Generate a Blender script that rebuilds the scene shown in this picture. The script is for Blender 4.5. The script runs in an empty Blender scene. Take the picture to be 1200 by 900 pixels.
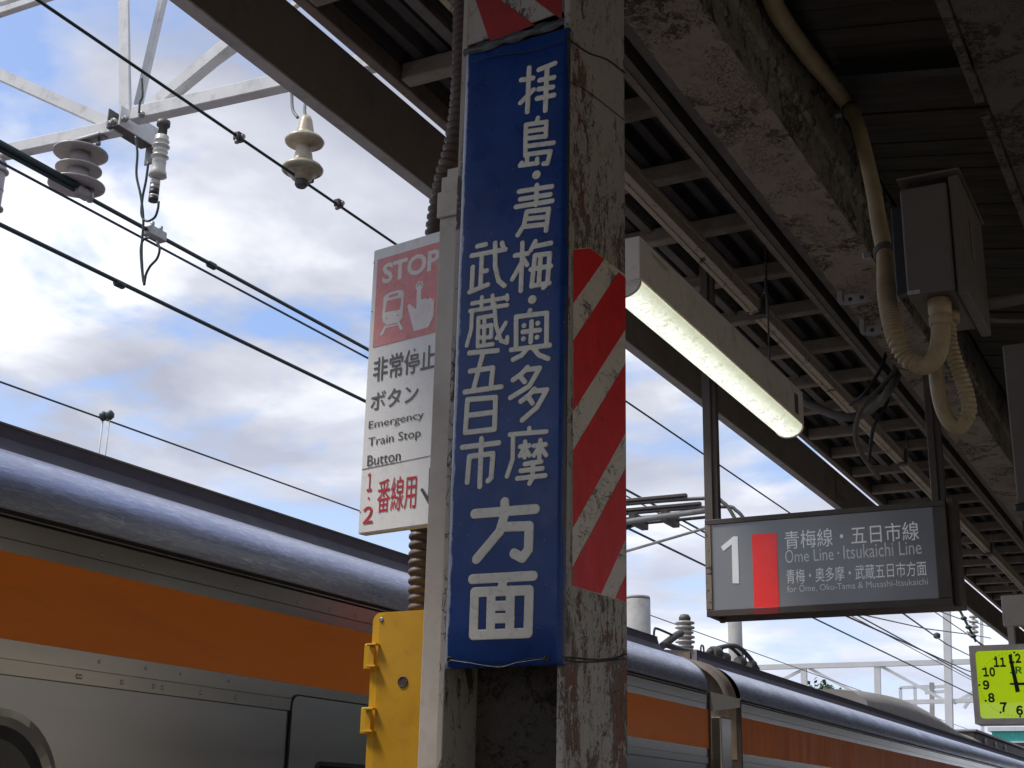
import bpy, bmesh, math, random
import numpy as np
from mathutils import Vector, Matrix
random.seed(4)
SC = bpy.context.scene
COL = SC.collection
R_ = math.radians

# ------------------------------------------------------------------ camera
F, CX, CY, EYE = 1575., 600., 450., 1.5
def _n(v): return v / np.linalg.norm(v)
_d = _n(np.array([1478. - CX, -(978. - CY), -F]))
_u = np.array([110., 4880., -F]); _u = _n(_u - (_u @ _d) * _d)
RM = np.array([np.cross(_d, _u), _d, _u])
CAM = np.array([0, 0, EYE])
cd = bpy.data.cameras.new('camera'); cam = bpy.data.objects.new('camera', cd); COL.objects.link(cam)
m4 = Matrix([list(RM[i]) + [CAM[i]] for i in range(3)] + [[0, 0, 0, 1]])
cam.matrix_world = m4
cd.sensor_width = 36; cd.lens = F / 1200 * 36; cd.clip_end = 3000; cd.clip_start = .05
SC.camera = cam
# ------------------------------------------------------------------ light
SUN_EL, SUN_AZ = R_(58), R_(-118)          # azimuth measured from +Y towards +X
W = bpy.data.worlds.new('World'); SC.world = W; W.use_nodes = True
nt = W.node_tree; nt.nodes.clear()
def wn(t, **k):
    n = nt.nodes.new(t)
    for a, b in k.items(): setattr(n, a, b)
    return n
sky = wn('ShaderNodeTexSky', sky_type='NISHITA', sun_disc=False)
sky.sun_elevation = SUN_EL; sky.sun_rotation = SUN_AZ; sky.air_density = 1.0; sky.dust_density = 1.5
tc = wn('ShaderNodeTexCoord'); sep = wn('ShaderNodeSeparateXYZ'); nt.links.new(tc.outputs['Generated'], sep.inputs[0])
def wm(op, a, b=None, c=None):
    n = wn('ShaderNodeMath', operation=op)
    for i, v in enumerate((a, b, c)):
        if v is None: continue
        if isinstance(v, (int, float)): n.inputs[i].default_value = v
        else: nt.links.new(v, n.inputs[i])
    return n.outputs[0]
zz = wm('ADD', wm('MAXIMUM', sep.outputs[2], 0), .16)
cmb = wn('ShaderNodeCombineXYZ')
nt.links.new(wm('DIVIDE', sep.outputs[0], zz), cmb.inputs[0]); nt.links.new(wm('DIVIDE', sep.outputs[1], zz), cmb.inputs[1])
def wnoise(scale, detail, rough, off, dist=0.):
    mp = wn('ShaderNodeMapping'); mp.inputs['Location'].default_value = off; nt.links.new(cmb.outputs[0], mp.inputs[0])
    n = wn('ShaderNodeTexNoise'); n.inputs['Scale'].default_value = scale; n.inputs['Detail'].default_value = detail
    n.inputs['Roughness'].default_value = rough; n.inputs['Distortion'].default_value = dist
    nt.links.new(mp.outputs[0], n.inputs['Vector']); return n.outputs[0]
def wramp(src, stops):
    r = wn('ShaderNodeValToRGB'); el = r.color_ramp.elements
    while len(el) < len(stops): el.new(.5)
    for e, (p, c) in zip(el, stops): e.position = p; e.color = (*c, 1)
    nt.links.new(src, r.inputs[0]); return r.outputs[0]
cover = wramp(wnoise(1.7, 8, .52, (5.5, 8.3, 4), .3), [(.41, (0, 0, 0)), (.49, (1, 1, 1))])
shade = wramp(wnoise(1.9, 6, .52, (5.75, 8.45, 4), .2), [(.36, (2.75, 2.9, 3.5)), (.49, (4.0, 4.15, 4.7)), (.59, (6.2, 6.3, 6.6))])
skb = wn('ShaderNodeMixRGB', blend_type='MULTIPLY'); skb.inputs[0].default_value = 1; skb.inputs[2].default_value = (.82, .95, 1.15, 1)
nt.links.new(sky.outputs[0], skb.inputs[1])
skw = wn('ShaderNodeMixRGB'); skw.inputs[0].default_value = .22; nt.links.new(skb.outputs[0], skw.inputs[1]); skw.inputs[2].default_value = (3.6, 4.0, 5.2, 1)
mx = wn('ShaderNodeMixRGB'); nt.links.new(cover, mx.inputs[0]); nt.links.new(skw.outputs[0], mx.inputs[1]); nt.links.new(shade, mx.inputs[2])
# thin brighter veil low over the horizon
veil = wramp(sep.outputs[2], [(.0, (1, 1, 1)), (.30, (0, 0, 0))])
mv = wn('ShaderNodeMixRGB'); nt.links.new(wm('MULTIPLY', veil, .8), mv.inputs[0]); nt.links.new(mx.outputs[0], mv.inputs[1]); mv.inputs[2].default_value = (4.7, 5.1, 6.2, 1)
bg = wn('ShaderNodeBackground'); bg.inputs[1].default_value = .1; nt.links.new(mv.outputs[0], bg.inputs[0])
ow = wn('ShaderNodeOutputWorld'); nt.links.new(bg.outputs[0], ow.inputs[0])
sl = bpy.data.lights.new('sun', 'SUN'); sl.energy = 2.0; sl.angle = R_(12); sl.color = (1, .95, .88)
so = bpy.data.objects.new('sun', sl); COL.objects.link(so)
sdir = Vector((math.sin(SUN_AZ) * math.cos(SUN_EL), math.cos(SUN_AZ) * math.cos(SUN_EL), math.sin(SUN_EL)))
so.rotation_euler = sdir.to_track_quat('Z', 'Y').to_euler(); so.location = (0, 0, 30)
SC.view_settings.view_transform = 'Standard'; SC.view_settings.look = 'None'
SC.view_settings.exposure = .85; SC.view_settings.gamma = 1

# ------------------------------------------------------------------ survey helpers (measured sight lines -> real positions)
def ray(x, y):
    v = RM @ np.array([x - CX, -(y - CY), -F]); return v / np.linalg.norm(v)
def onX(x, y, X): v = ray(x, y); return Vector(CAM + v * (X / v[0]))
def onY(x, y, Y): v = ray(x, y); return Vector(CAM + v * (Y / v[1]))
def onZ(x, y, Z): v = ray(x, y); return Vector(CAM + v * ((Z - EYE) / v[2]))
class Plane:
    """flat sheet: origin o, right u, up v, n towards the viewer"""
    def __init__(s, o, u, v):
        s.o = Vector(o); s.u = Vector(u).normalized(); s.v = Vector(v).normalized(); s.n = s.u.cross(s.v).normalized()
    def px(s, x, y):
        d = Vector(ray(x, y)); c = Vector(CAM)
        p = c + d * ((s.o - c).dot(s.n) / d.dot(s.n)) - s.o
        return (p.dot(s.u), p.dot(s.v))
    def w(s, a, b, h=0): return s.o + s.u * a + s.v * b + s.n * h

# ------------------------------------------------------------------ materials
def NT(name):
    m = bpy.data.materials.new(name); m.use_nodes = True
    return m, m.node_tree, m.node_tree.nodes['Principled BSDF']
def nd(t, typ, **k):
    n = t.nodes.new(typ)
    for a, b in k.items():
        if a in n.inputs: n.inputs[a].default_value = b
        else: setattr(n, a, b)
    return n
def ramp(t, src, stops):
    r = t.nodes.new('ShaderNodeValToRGB'); el = r.color_ramp.elements
    while len(el) < len(stops): el.new(.5)
    for e, (p, c) in zip(el, stops): e.position = p; e.color = (*c, 1) if len(c) == 3 else c
    t.links.new(src, r.inputs[0]); return r.outputs[0]
def coord(t, scale=(1, 1, 1), loc=(0, 0, 0)):
    g = t.nodes.new('ShaderNodeNewGeometry'); mp = t.nodes.new('ShaderNodeMapping')
    mp.inputs['Scale'].default_value = scale; mp.inputs['Location'].default_value = loc
    t.links.new(g.outputs['Position'], mp.inputs[0]); return mp.outputs[0]
def noise(t, co, scale, detail=6, rough=.6, dist=0.):
    n = nd(t, 'ShaderNodeTexNoise', Scale=scale, Detail=detail, Roughness=rough, Distortion=dist); t.links.new(co, n.inputs['Vector']); return n.outputs[0]
def mixc(t, f, a, b, mode='MIX'):
    n = t.nodes.new('ShaderNodeMixRGB'); n.blend_type = mode
    for i, v in enumerate((f, a, b)):
        if isinstance(v, (int, float)): n.inputs[i].default_value = v
        elif isinstance(v, tuple): n.inputs[i].default_value = (*v[:3], 1)
        else: t.links.new(v, n.inputs[i])
    return n.outputs[0]
def bump(t, b, h, strength, dist):
    n = nd(t, 'ShaderNodeBump', Strength=strength, Distance=dist); t.links.new(h, n.inputs['Height']); t.links.new(n.outputs[0], b.inputs['Normal'])
def mat(name, c, rough=.6, metal=0., c2=None, s=6., bs=80., bstr=.25, bd=.002, dirt=None, dirt_amt=.35, stretch=(1, 1, 1), emit=None, spec=.5, coat=0., rv=.1):
    m, t, b = NT(name)
    c2 = c2 or tuple(x * .72 for x in c)
    co = coord(t, stretch)
    col = mixc(t, ramp(t, noise(t, co, s, 8, .62), [(.35, (0, 0, 0)), (.68, (1, 1, 1))]), c, c2)
    if dirt:
        col = mixc(t, ramp(t, noise(t, co, s * 3.1, 9, .7, .4), [(.52, (0, 0, 0)), (.75, (dirt_amt,) * 3)]), col, dirt)
    t.links.new(col, b.inputs['Base Color'])
    n2 = noise(t, co, s * 2.2, 6, .6)
    rr = ramp(t, n2, [(.3, (max(rough - rv, .03),) * 3), (.7, (min(rough + rv * 1.2, 1),) * 3)]); t.links.new(rr, b.inputs['Roughness'])
    b.inputs['Metallic'].default_value = metal
    b.inputs['Specular IOR Level'].default_value = spec
    b.inputs['Coat Weight'].default_value = coat
    if bstr: bump(t, b, noise(t, co, bs, 5, .6), bstr, bd)
    if emit: b.inputs['Emission Color'].default_value = (*emit[0], 1); b.inputs['Emission Strength'].default_value = emit[1]
    return m
def flaky(name, paint, paint2, under, rust, s=14., thr=.56, bd=.004, rough=.75, stretch=(1, 1, 1), rustamt=.6, low=0., gate=.55, ck=.13, patch=0.):
    thr += (gate - .55) * .5
    """old paint that has cracked and come off in scabs"""
    m, t, b = NT(name); co = coord(t, stretch)
    warp = nd(t, 'ShaderNodeTexNoise', Scale=s * 1.3, Detail=4.); t.links.new(co, warp.inputs['Vector'])
    wv = mixc(t, .055, co, warp.outputs['Color'], 'ADD')
    big = noise(t, co, s * .22, 5, .6)
    sm = noise(t, wv, s, 9, .68, .4)
    vo = nd(t, 'ShaderNodeTexVoronoi', Scale=s * 1.5); vo.feature = 'DISTANCE_TO_EDGE'; t.links.new(wv, vo.inputs['Vector'])
    a = nd(t, 'ShaderNodeMath', operation='MULTIPLY_ADD'); t.links.new(big, a.inputs[0]); a.inputs[1].default_value = gate; t.links.new(sm, a.inputs[2])
    if low:      # rain splash has taken more paint off the foot of the pillar
        g = t.nodes.new('ShaderNodeNewGeometry'); sp = t.nodes.new('ShaderNodeSeparateXYZ'); t.links.new(g.outputs['Position'], sp.inputs[0])
        a3 = nd(t, 'ShaderNodeMath', operation='ADD'); t.links.new(a.outputs[0], a3.inputs[0])
        t.links.new(ramp(t, sp.outputs[2], [(0, (low,) * 3), (.5, (low,) * 3), (.62, (0, 0, 0))]), a3.inputs[1])
        sc3 = nd(t, 'ShaderNodeMath', operation='MULTIPLY'); t.links.new(sp.outputs[2], sc3.inputs[0]); sc3.inputs[1].default_value = .31
        t.links.new(sc3.outputs[0], a3.inputs[1].links[0].from_node.inputs[0]); a = a3
    off = ramp(t, a.outputs[0], [(thr + .27, (0, 0, 0)), (thr + .285, (1, 1, 1))])
    crack = ramp(t, vo.outputs['Distance'], [(.0, (1, 1, 1)), (.045, (0, 0, 0))])
    cz = ramp(t, a.outputs[0], [(thr + ck, (0, 0, 0)), (thr + ck + .08, (1, 1, 1))])
    if patch:    # paint fails in separate clusters with sound paint between them
        zone = ramp(t, noise(t, co, s * .16, 4, .55, .8), [(patch, (0, 0, 0)), (patch + .06, (1, 1, 1))])
        off = mixc(t, 1., ramp(t, sm, [(.50, (0, 0, 0)), (.515, (1, 1, 1))]), zone, 'MULTIPLY')
        cz = mixc(t, 1., ramp(t, sm, [(.40, (0, 0, 0)), (.46, (1, 1, 1))]), ramp(t, noise(t, co, s * .22, 4, .55), [(patch - .05, (0, 0, 0)), (patch + .01, (1, 1, 1))]), 'MULTIPLY')
    crk = mixc(t, 1., crack, cz, 'MULTIPLY')
    tone = mixc(t, noise(t, co, s * .6, 8, .65), paint, paint2)
    und = mixc(t, ramp(t, noise(t, co, s * .5, 6, .7), [(.45, (0, 0, 0)), (.62, (rustamt,) * 3)]), under, rust)
    c1 = mixc(t, crk, tone, tuple(x * .35 for x in under)); c1 = mixc(t, off, c1, und)
    t.links.new(c1, b.inputs['Base Color']); b.inputs['Roughness'].default_value = rough
    hgt = mixc(t, 1., mixc(t, 1., (1, 1, 1), off, 'SUBTRACT'), mixc(t, .7, (0, 0, 0), crk), 'SUBTRACT')
    hgt = mixc(t, .25, hgt, sm, 'ADD')
    bump(t, b, hgt, 1., bd)
    return m
M = {}
M['white_steel'] = mat('galvanised_pale_steel', (.70, .70, .69), .55, .0, c2=(.58, .58, .58), s=5, dirt=(.22, .20, .18), dirt_amt=.5, bs=40)
M['dark_bracket'] = mat('dark_bracket_steel', (.12, .115, .11), .6, .3, s=12, dirt=(.08, .05, .035))
M['wire'] = mat('green_black_cable', (.035, .055, .055), .5, .2, s=30, bstr=.1)
M['wire_blue'] = mat('blue_cable', (.03, .05, .09), .5, .0, s=30, bstr=.1)
M['copper_wire'] = mat('dull_contact_wire', (.07, .075, .07), .5, .4, s=30, bstr=.1)
M['porcelain'] = mat('white_porcelain', (.55, .53, .48), .35, c2=(.42, .40, .36), s=14, dirt=(.20, .17, .13), dirt_amt=.55)
M['cream_porcelain'] = mat('cream_porcelain', (.52, .46, .34), .35, c2=(.40, .34, .24), s=14, dirt=(.16, .12, .08), dirt_amt=.65)
M['grey_porcelain'] = mat('grey_glazed_porcelain', (.42, .385, .375), .4, c2=(.34, .31, .30), s=10, dirt=(.10, .09, .08))
M['edge_beam'] = mat('brown_painted_beam', (.21, .175, .15), .55, c2=(.17, .14, .12), s=3, dirt=(.09, .06, .045), dirt_amt=.5, bs=25)
M['roof_sheet'] = mat('old_roof_sheet', (.055, .046, .042), .8, c2=(.035, .03, .028), s=5, dirt=(.12, .10, .09), dirt_amt=.4)
M['batten'] = mat('beige_batten', (.30, .25, .195), .75, c2=(.20, .165, .13), s=9, dirt=(.09, .065, .05), dirt_amt=.7, stretch=(.5, 1, 1))
M['duct'] = flaky('beige_cable_duct', (.78, .66, .51), (.66, .56, .43), (.16, .12, .09), (.2, .1, .05), s=17, thr=.66, bd=.0015)
M['angle'] = mat('dull_steel_angle', (.16, .135, .11), .7, c2=(.11, .095, .08), s=7, dirt=(.06, .045, .035), dirt_amt=.7)
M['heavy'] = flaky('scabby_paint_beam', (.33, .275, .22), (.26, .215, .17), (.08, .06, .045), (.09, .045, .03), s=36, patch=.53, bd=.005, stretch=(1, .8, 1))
M['heavy_shaded'] = flaky('shaded_scabby_paint', (.15, .125, .105), (.11, .095, .08), (.04, .03, .025), (.06, .03, .02), s=36, patch=.53, bd=.005)  # darker copy of the beam paint, upper right shade put into its colour
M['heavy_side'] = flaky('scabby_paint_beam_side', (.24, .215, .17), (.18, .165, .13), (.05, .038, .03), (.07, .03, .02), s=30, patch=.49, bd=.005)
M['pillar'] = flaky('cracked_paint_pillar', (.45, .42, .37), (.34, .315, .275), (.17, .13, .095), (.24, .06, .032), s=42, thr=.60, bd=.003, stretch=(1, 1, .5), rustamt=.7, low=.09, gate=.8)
M['pillar_dark'] = flaky('dark_pillar_web', (.085, .07, .055), (.05, .042, .035), (.03, .022, .018), (.09, .03, .02), s=34, thr=.60, bd=.003)  # web coat much darker than the flange paint
M['pillar_flange'] = flaky('worn_flange_edge', (.46, .42, .36), (.36, .32, .27), (.09, .07, .055), (.14, .06, .035), s=24, thr=.60, bd=.002, stretch=(1, 1, .5))
M['wood'] = mat('old_ceiling_board', (.075, .06, .05), .85, c2=(.04, .033, .028), s=7, dirt=(.03, .024, .02), dirt_amt=.6, stretch=(.25, 2.2, 1), bs=60, bstr=.5)
M['black_metal'] = mat('black_bar', (.02, .021, .024), .5, s=10)
M['conduit'] = mat('yellowed_conduit', (.38, .29, .165), .5, c2=(.30, .225, .125), s=9, dirt=(.15, .11, .07), dirt_amt=.5)
M['bellows'] = mat('brown_bellows', (.13, .095, .075), .6, c2=(.09, .065, .05), s=12)
M['jbox'] = mat('grey_brown_box_paint', (.12, .10, .085), .55, c2=(.10, .085, .075), s=3, dirt=(.08, .06, .05), dirt_amt=.4)
M['zinc'] = mat('zinc_fitting', (.38, .37, .36), .4, .7, s=15, dirt=(.15, .12, .1))
M['trunk'] = mat('beige_trunking', (.58, .52, .46), .5, c2=(.50, .44, .385), s=4, dirt=(.25, .19, .14), dirt_amt=.4)
M['trunk_white'] = mat('white_trunking_lid', (.70, .69, .69), .45, c2=(.62, .61, .61), s=4, dirt=(.35, .3, .26), dirt_amt=.25)
M['yellow'] = mat('yellow_box_plastic', (.62, .33, .012), .42, c2=(.54, .28, .012), s=6, dirt=(.30, .15, .02), dirt_amt=.4, bs=150, bstr=.12, bd=.001)
M['yellow_rim'] = mat('yellow_box_rim', (.72, .41, .015), .38, c2=(.64, .35, .015), s=6, dirt=(.35, .18, .02), dirt_amt=.35)
M['signwhite'] = mat('white_sign_sheet', (.86, .85, .83), .5, c2=(.82, .81, .79), s=9, dirt=(.38, .34, .30), dirt_amt=.3, bs=200, bstr=.1)
M['signred'] = mat('faded_red_print', (.74, .25, .24), .5, c2=(.70, .29, .28), s=22, dirt=(.30, .10, .09), dirt_amt=.55)
M['printwhite'] = mat('white_print', (.82, .78, .74), .5, s=12, c2=(.76, .7, .67), dirt=(.45, .3, .27), dirt_amt=.3)
M['printgrey'] = mat('grey_print', (.13, .12, .12), .5)
M['printblack'] = mat('black_print', (.07, .068, .07), .5)
M['printred'] = mat('red_print', (.60, .02, .035), .5)
M['tape_red'] = mat('red_reflective_tape', (.78, .018, .018), .5, c2=(.68, .016, .016), s=9, dirt=(.16, .02, .02), dirt_amt=.4, bs=45, bstr=.35, bd=.002)
M['tape_white'] = flaky('dirty_white_tape', (.72, .66, .57), (.62, .57, .49), (.30, .25, .2), (.15, .12, .09), s=40, thr=.65, bd=.002, stretch=(1, .6, 1))
M['shaded_band_red'] = mat('shaded_red_paint', (.36, .014, .014), .55, c2=(.25, .012, .012), s=9, dirt=(.12, .03, .02), dirt_amt=.5)  # tape red darkened so the colour carries the shade on the front band
M['sign_frame'] = mat('brown_sign_frame', (.085, .062, .052), .5, c2=(.06, .045, .04), s=8, dirt=(.14, .11, .09), dirt_amt=.4)
M['sign_frame_edge'] = flaky('peeling_frame_edge', (.30, .25, .19), (.24, .19, .15), (.09, .045, .035), (.10, .035, .03), s=12, thr=.54, bd=.002)
M['sign_face'] = mat('grey_sign_acrylic', (.28, .29, .31), .13, c2=(.265, .275, .295), s=2, bs=6, bstr=.04, dirt=(.2, .2, .2), dirt_amt=.15)
M['sign_text'] = mat('pale_sign_lettering', (.86, .87, .88), .3, s=5, c2=(.80, .81, .82), emit=((.8, .82, .85), .06))  # faint emission added to brighten the lettering of a sign that is off
M['sign_small_text'] = mat('small_pale_sign_lettering', (.78, .79, .80), .3, s=5, c2=(.74, .75, .76), emit=((.8, .82, .85), .02))  # weaker added glow brightens the small lettering too
M['sign_red'] = mat('red_sign_band', (.85, .03, .022), .3, s=3, c2=(.80, .028, .02), emit=((.9, .02, .015), .10))  # added glow brightens the red bar, the sign itself is off
M['lamp_body'] = mat('lamp_enamel', (.86, .80, .73), .4, c2=(.80, .74, .67), s=5, dirt=(.22, .17, .10), dirt_amt=.5)
M['clock_frame'] = mat('grey_clock_frame', (.80, .73, .70), .5, s=6)
M['hand'] = mat('black_clock_hand', (.01, .01, .01), .4)
M['jr_green'] = mat('green_logo', (.01, .35, .05), .4)
M['stainless'] = mat('brushed_stainless', (.42, .415, .41), .25, .92, c2=(.36, .355, .35), s=2.2, stretch=(1, .25, 1.6), bs=2.5, bstr=.05, bd=.006, rv=.02, dirt=(.20, .17, .14), dirt_amt=.12)
M['stainless2'] = mat('stainless_strip', (.46, .435, .39), .22, .92, c2=(.38, .36, .32), s=2.5, stretch=(1, .3, 3), bs=6, bstr=0, bd=.004, rv=.015, dirt=(.3, .27, .22), dirt_amt=.08)
M['orange'] = mat('orange_band_film', (.86, .215, .003), .45, c2=(.80, .195, .003), s=1.7, stretch=(1, .35, 2), bs=30, bstr=.06, dirt=(.30, .09, .02), dirt_amt=.25)
M['orange_worn'] = mat('weathered_orange_band', (.78, .19, .006), .5, c2=(.64, .15, .006), s=2.4, stretch=(1, 1.7, .18), bs=30, bstr=.06, dirt=(.55, .42, .26), dirt_amt=.3, spec=.3)
M['rubber'] = mat('black_rubber', (.018, .018, .02), .6)
M['glass'] = mat('dark_train_glass', (.012, .016, .018), .06, bstr=0)
M['fascia'] = mat('dark_roof_fascia', (.115, .105, .14), .7, c2=(.095, .088, .12), s=6, dirt=(.11, .11, .12), dirt_amt=.3)
M['joint_brown'] = mat('brown_gangway_end', (.30, .22, .14), .7, c2=(.14, .10, .07), s=9, stretch=(1, 3, .3))
M['far_steel'] = mat('pale_distant_steel', (.60, .61, .61), .6, s=2, c2=(.52, .53, .53))
M['concrete'] = mat('pole_concrete', (.36, .355, .34), .8, c2=(.27, .265, .26), s=4, dirt=(.12, .11, .1), dirt_amt=.5)
M['ac'] = mat('brown_grey_unit_cover', (.30, .275, .25), .65, c2=(.24, .22, .20), s=2.5, dirt=(.16, .13, .11))
M['turquoise'] = mat('turquoise_wall', (.06, .45, .40), .6)
M['platform'] = mat('platform_asphalt', (.24, .225, .21), .85, c2=(.19, .18, .168), s=2)
M['ballast'] = mat('ballast', (.17, .15, .13), .95, c2=(.10, .09, .08), s=14, bs=25, bstr=1, bd=.03)
M['rail'] = mat('rail_steel', (.2, .13, .09), .5, .6)
M['leaf'] = mat('tree_leaf', (.05, .085, .035), .7)
M['bark'] = mat('bark', (.12, .09, .07), .9)

# enamel: deep blue glass coat with chips and white bloom along its rolled left edge
def enamel():
    m, t, b = NT('blue_enamel'); co = coord(t)
    g = t.nodes.new('ShaderNodeNewGeometry'); sp = t.nodes.new('ShaderNodeSeparateXYZ'); t.links.new(g.outputs['Position'], sp.inputs[0])
    base = mixc(t, ramp(t, noise(t, co, 7, 8, .6), [(.35, (0, 0, 0)), (.7, (1, 1, 1))]), (.012, .052, .23), (.008, .034, .16))
    base = mixc(t, ramp(t, noise(t, co, 55, 6, .75, .6), [(.66, (0, 0, 0)), (.80, (.35, .35, .35))]), base, (.10, .16, .36))
    # chipped band: follows the left fold
    ew = nd(t, 'ShaderNodeMath', operation='MULTIPLY_ADD'); t.links.new(sp.outputs[0], ew.inputs[0]); ew.inputs[1].default_value = -45.; ew.inputs[2].default_value = -60.65
    cw = nd(t, 'ShaderNodeMath', operation='ADD'); t.links.new(ew.outputs[0], cw.inputs[0]); t.links.new(noise(t, coord(t, (1, 1, .35)), 40, 8, .7), cw.inputs[1])
    worn = ramp(t, cw.outputs[0], [(.60, (0, 0, 0)), (.72, (1, 1, 1))])
    base = mixc(t, worn, base, mixc(t, noise(t, co, 60, 5, .6), (.50, .53, .62), (.24, .27, .36)))
    sx = nd(t, 'ShaderNodeMath', operation='MULTIPLY_ADD'); t.links.new(sp.outputs[0], sx.inputs[0]); sx.inputs[1].default_value = 40.; sx.inputs[2].default_value = 44.42
    sc = nd(t, 'ShaderNodeMath', operation='ADD'); t.links.new(sx.outputs[0], sc.inputs[0]); t.links.new(noise(t, coord(t, (1, 1, .12)), 45, 8, .7, .5), sc.inputs[1])
    chip = ramp(t, sc.outputs[0], [(.56, (0, 0, 0)), (.60, (1, 1, 1))])
    base = mixc(t, chip, base, mixc(t, noise(t, co, 35, 5, .6), (.02, .018, .022), (.12, .11, .12)))
    spk = nd(t, 'ShaderNodeTexVoronoi', Scale=42.); t.links.new(co, spk.inputs['Vector'])
    base = mixc(t, ramp(t, spk.outputs['Distance'], [(.03, (1, 1, 1)), (.05, (0, 0, 0))]), base, (.4, .42, .45))
    t.links.new(base, b.inputs['Base Color'])
    t.links.new(ramp(t, noise(t, co, 18, 6, .6), [(.3, (.22,) * 3), (.7, (.40,) * 3)]), b.inputs['Roughness'])
    b.inputs['Coat Weight'].default_value = .0; b.inputs['Specular IOR Level'].default_value = .35
    bump(t, b, noise(t, co, 11, 4, .5), .10, .003); return m
M['enamel'] = enamel()
M['glyph'] = mat('cream_enamel_lettering', (.80, .785, .70), .45, c2=(.72, .70, .62), s=28, dirt=(.20, .19, .17), dirt_amt=.5, bs=60, bstr=.2, bd=.001)
M['glyph_edge'] = mat('dark_lettering_outline', (.006, .010, .035), .4)
# train roof: glossy grey-blue paint with brush scratches
def rooftop():
    m, t, b = NT('scratched_glossy_roof_paint')
    co = coord(t, (1, .6, 1)); sc_ = noise(t, coord(t, (3, 1.2, 9)), 9, 9, .75, 1.2)
    t.links.new(mixc(t, ramp(t, sc_, [(.48, (0, 0, 0)), (.70, (1, 1, 1))]), (.42, .45, .60), (.80, .83, .92)), b.inputs['Base Color'])
    t.links.new(ramp(t, noise(t, co, 5, 8, .7), [(.3, (.24,) * 3), (.7, (.40,) * 3)]), b.inputs['Roughness'])
    b.inputs['Metallic'].default_value = .85; b.inputs['Coat Weight'].default_value = .25; b.inputs['Coat Roughness'].default_value = .25
    bump(t, b, sc_, .3, .004); return m
M['train_roof'] = rooftop()
# fluorescent diffuser: lit, dirty with cobwebs and specks
def diffuser():
    m, t, b = NT('lit_dirty_diffuser'); co = coord(t)
    n = noise(t, coord(t, (1, .7, 1)), 30, 9, .78, 1.5)
    g = t.nodes.new('ShaderNodeNewGeometry'); sp = t.nodes.new('ShaderNodeSeparateXYZ'); t.links.new(g.outputs['Position'], sp.inputs[0])
    a = nd(t, 'ShaderNodeMath', operation='ADD'); t.links.new(sp.outputs[0], a.inputs[0]); a.inputs[1].default_value = 1.795
    a2 = nd(t, 'ShaderNodeMath', operation='ABSOLUTE'); t.links.new(a.outputs[0], a2.inputs[0])
    tube = ramp(t, a2.outputs[0], [(.012, (1., 1., .94)), (.045, (.80, .85, .72)), (.066, (.50, .54, .40))])
    n2 = noise(t, coord(t, (1, .4, 1)), 75, 8, .8, 2.)
    c = mixc(t, ramp(t, n, [(.50, (0, 0, 0)), (.62, (.7, .7, .7))]), tube, (.42, .38, .22))
    c = mixc(t, ramp(t, n2, [(.565, (0, 0, 0)), (.60, (.85, .85, .85))]), c, (.20, .17, .09))
    t.links.new(c, b.inputs['Emission Color']); b.inputs['Emission Strength'].default_value = .64
    b.inputs['Base Color'].default_value = (.7, .7, .62, 1); return m
M['diffuser'] = diffuser()
M['clock_face'] = mat('lit_clock_face', (.45, .60, .01), .4, s=3, bstr=0, emit=((.42, .62, .0), .34), coat=1.)
M['seam'] = M['rubber']

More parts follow.
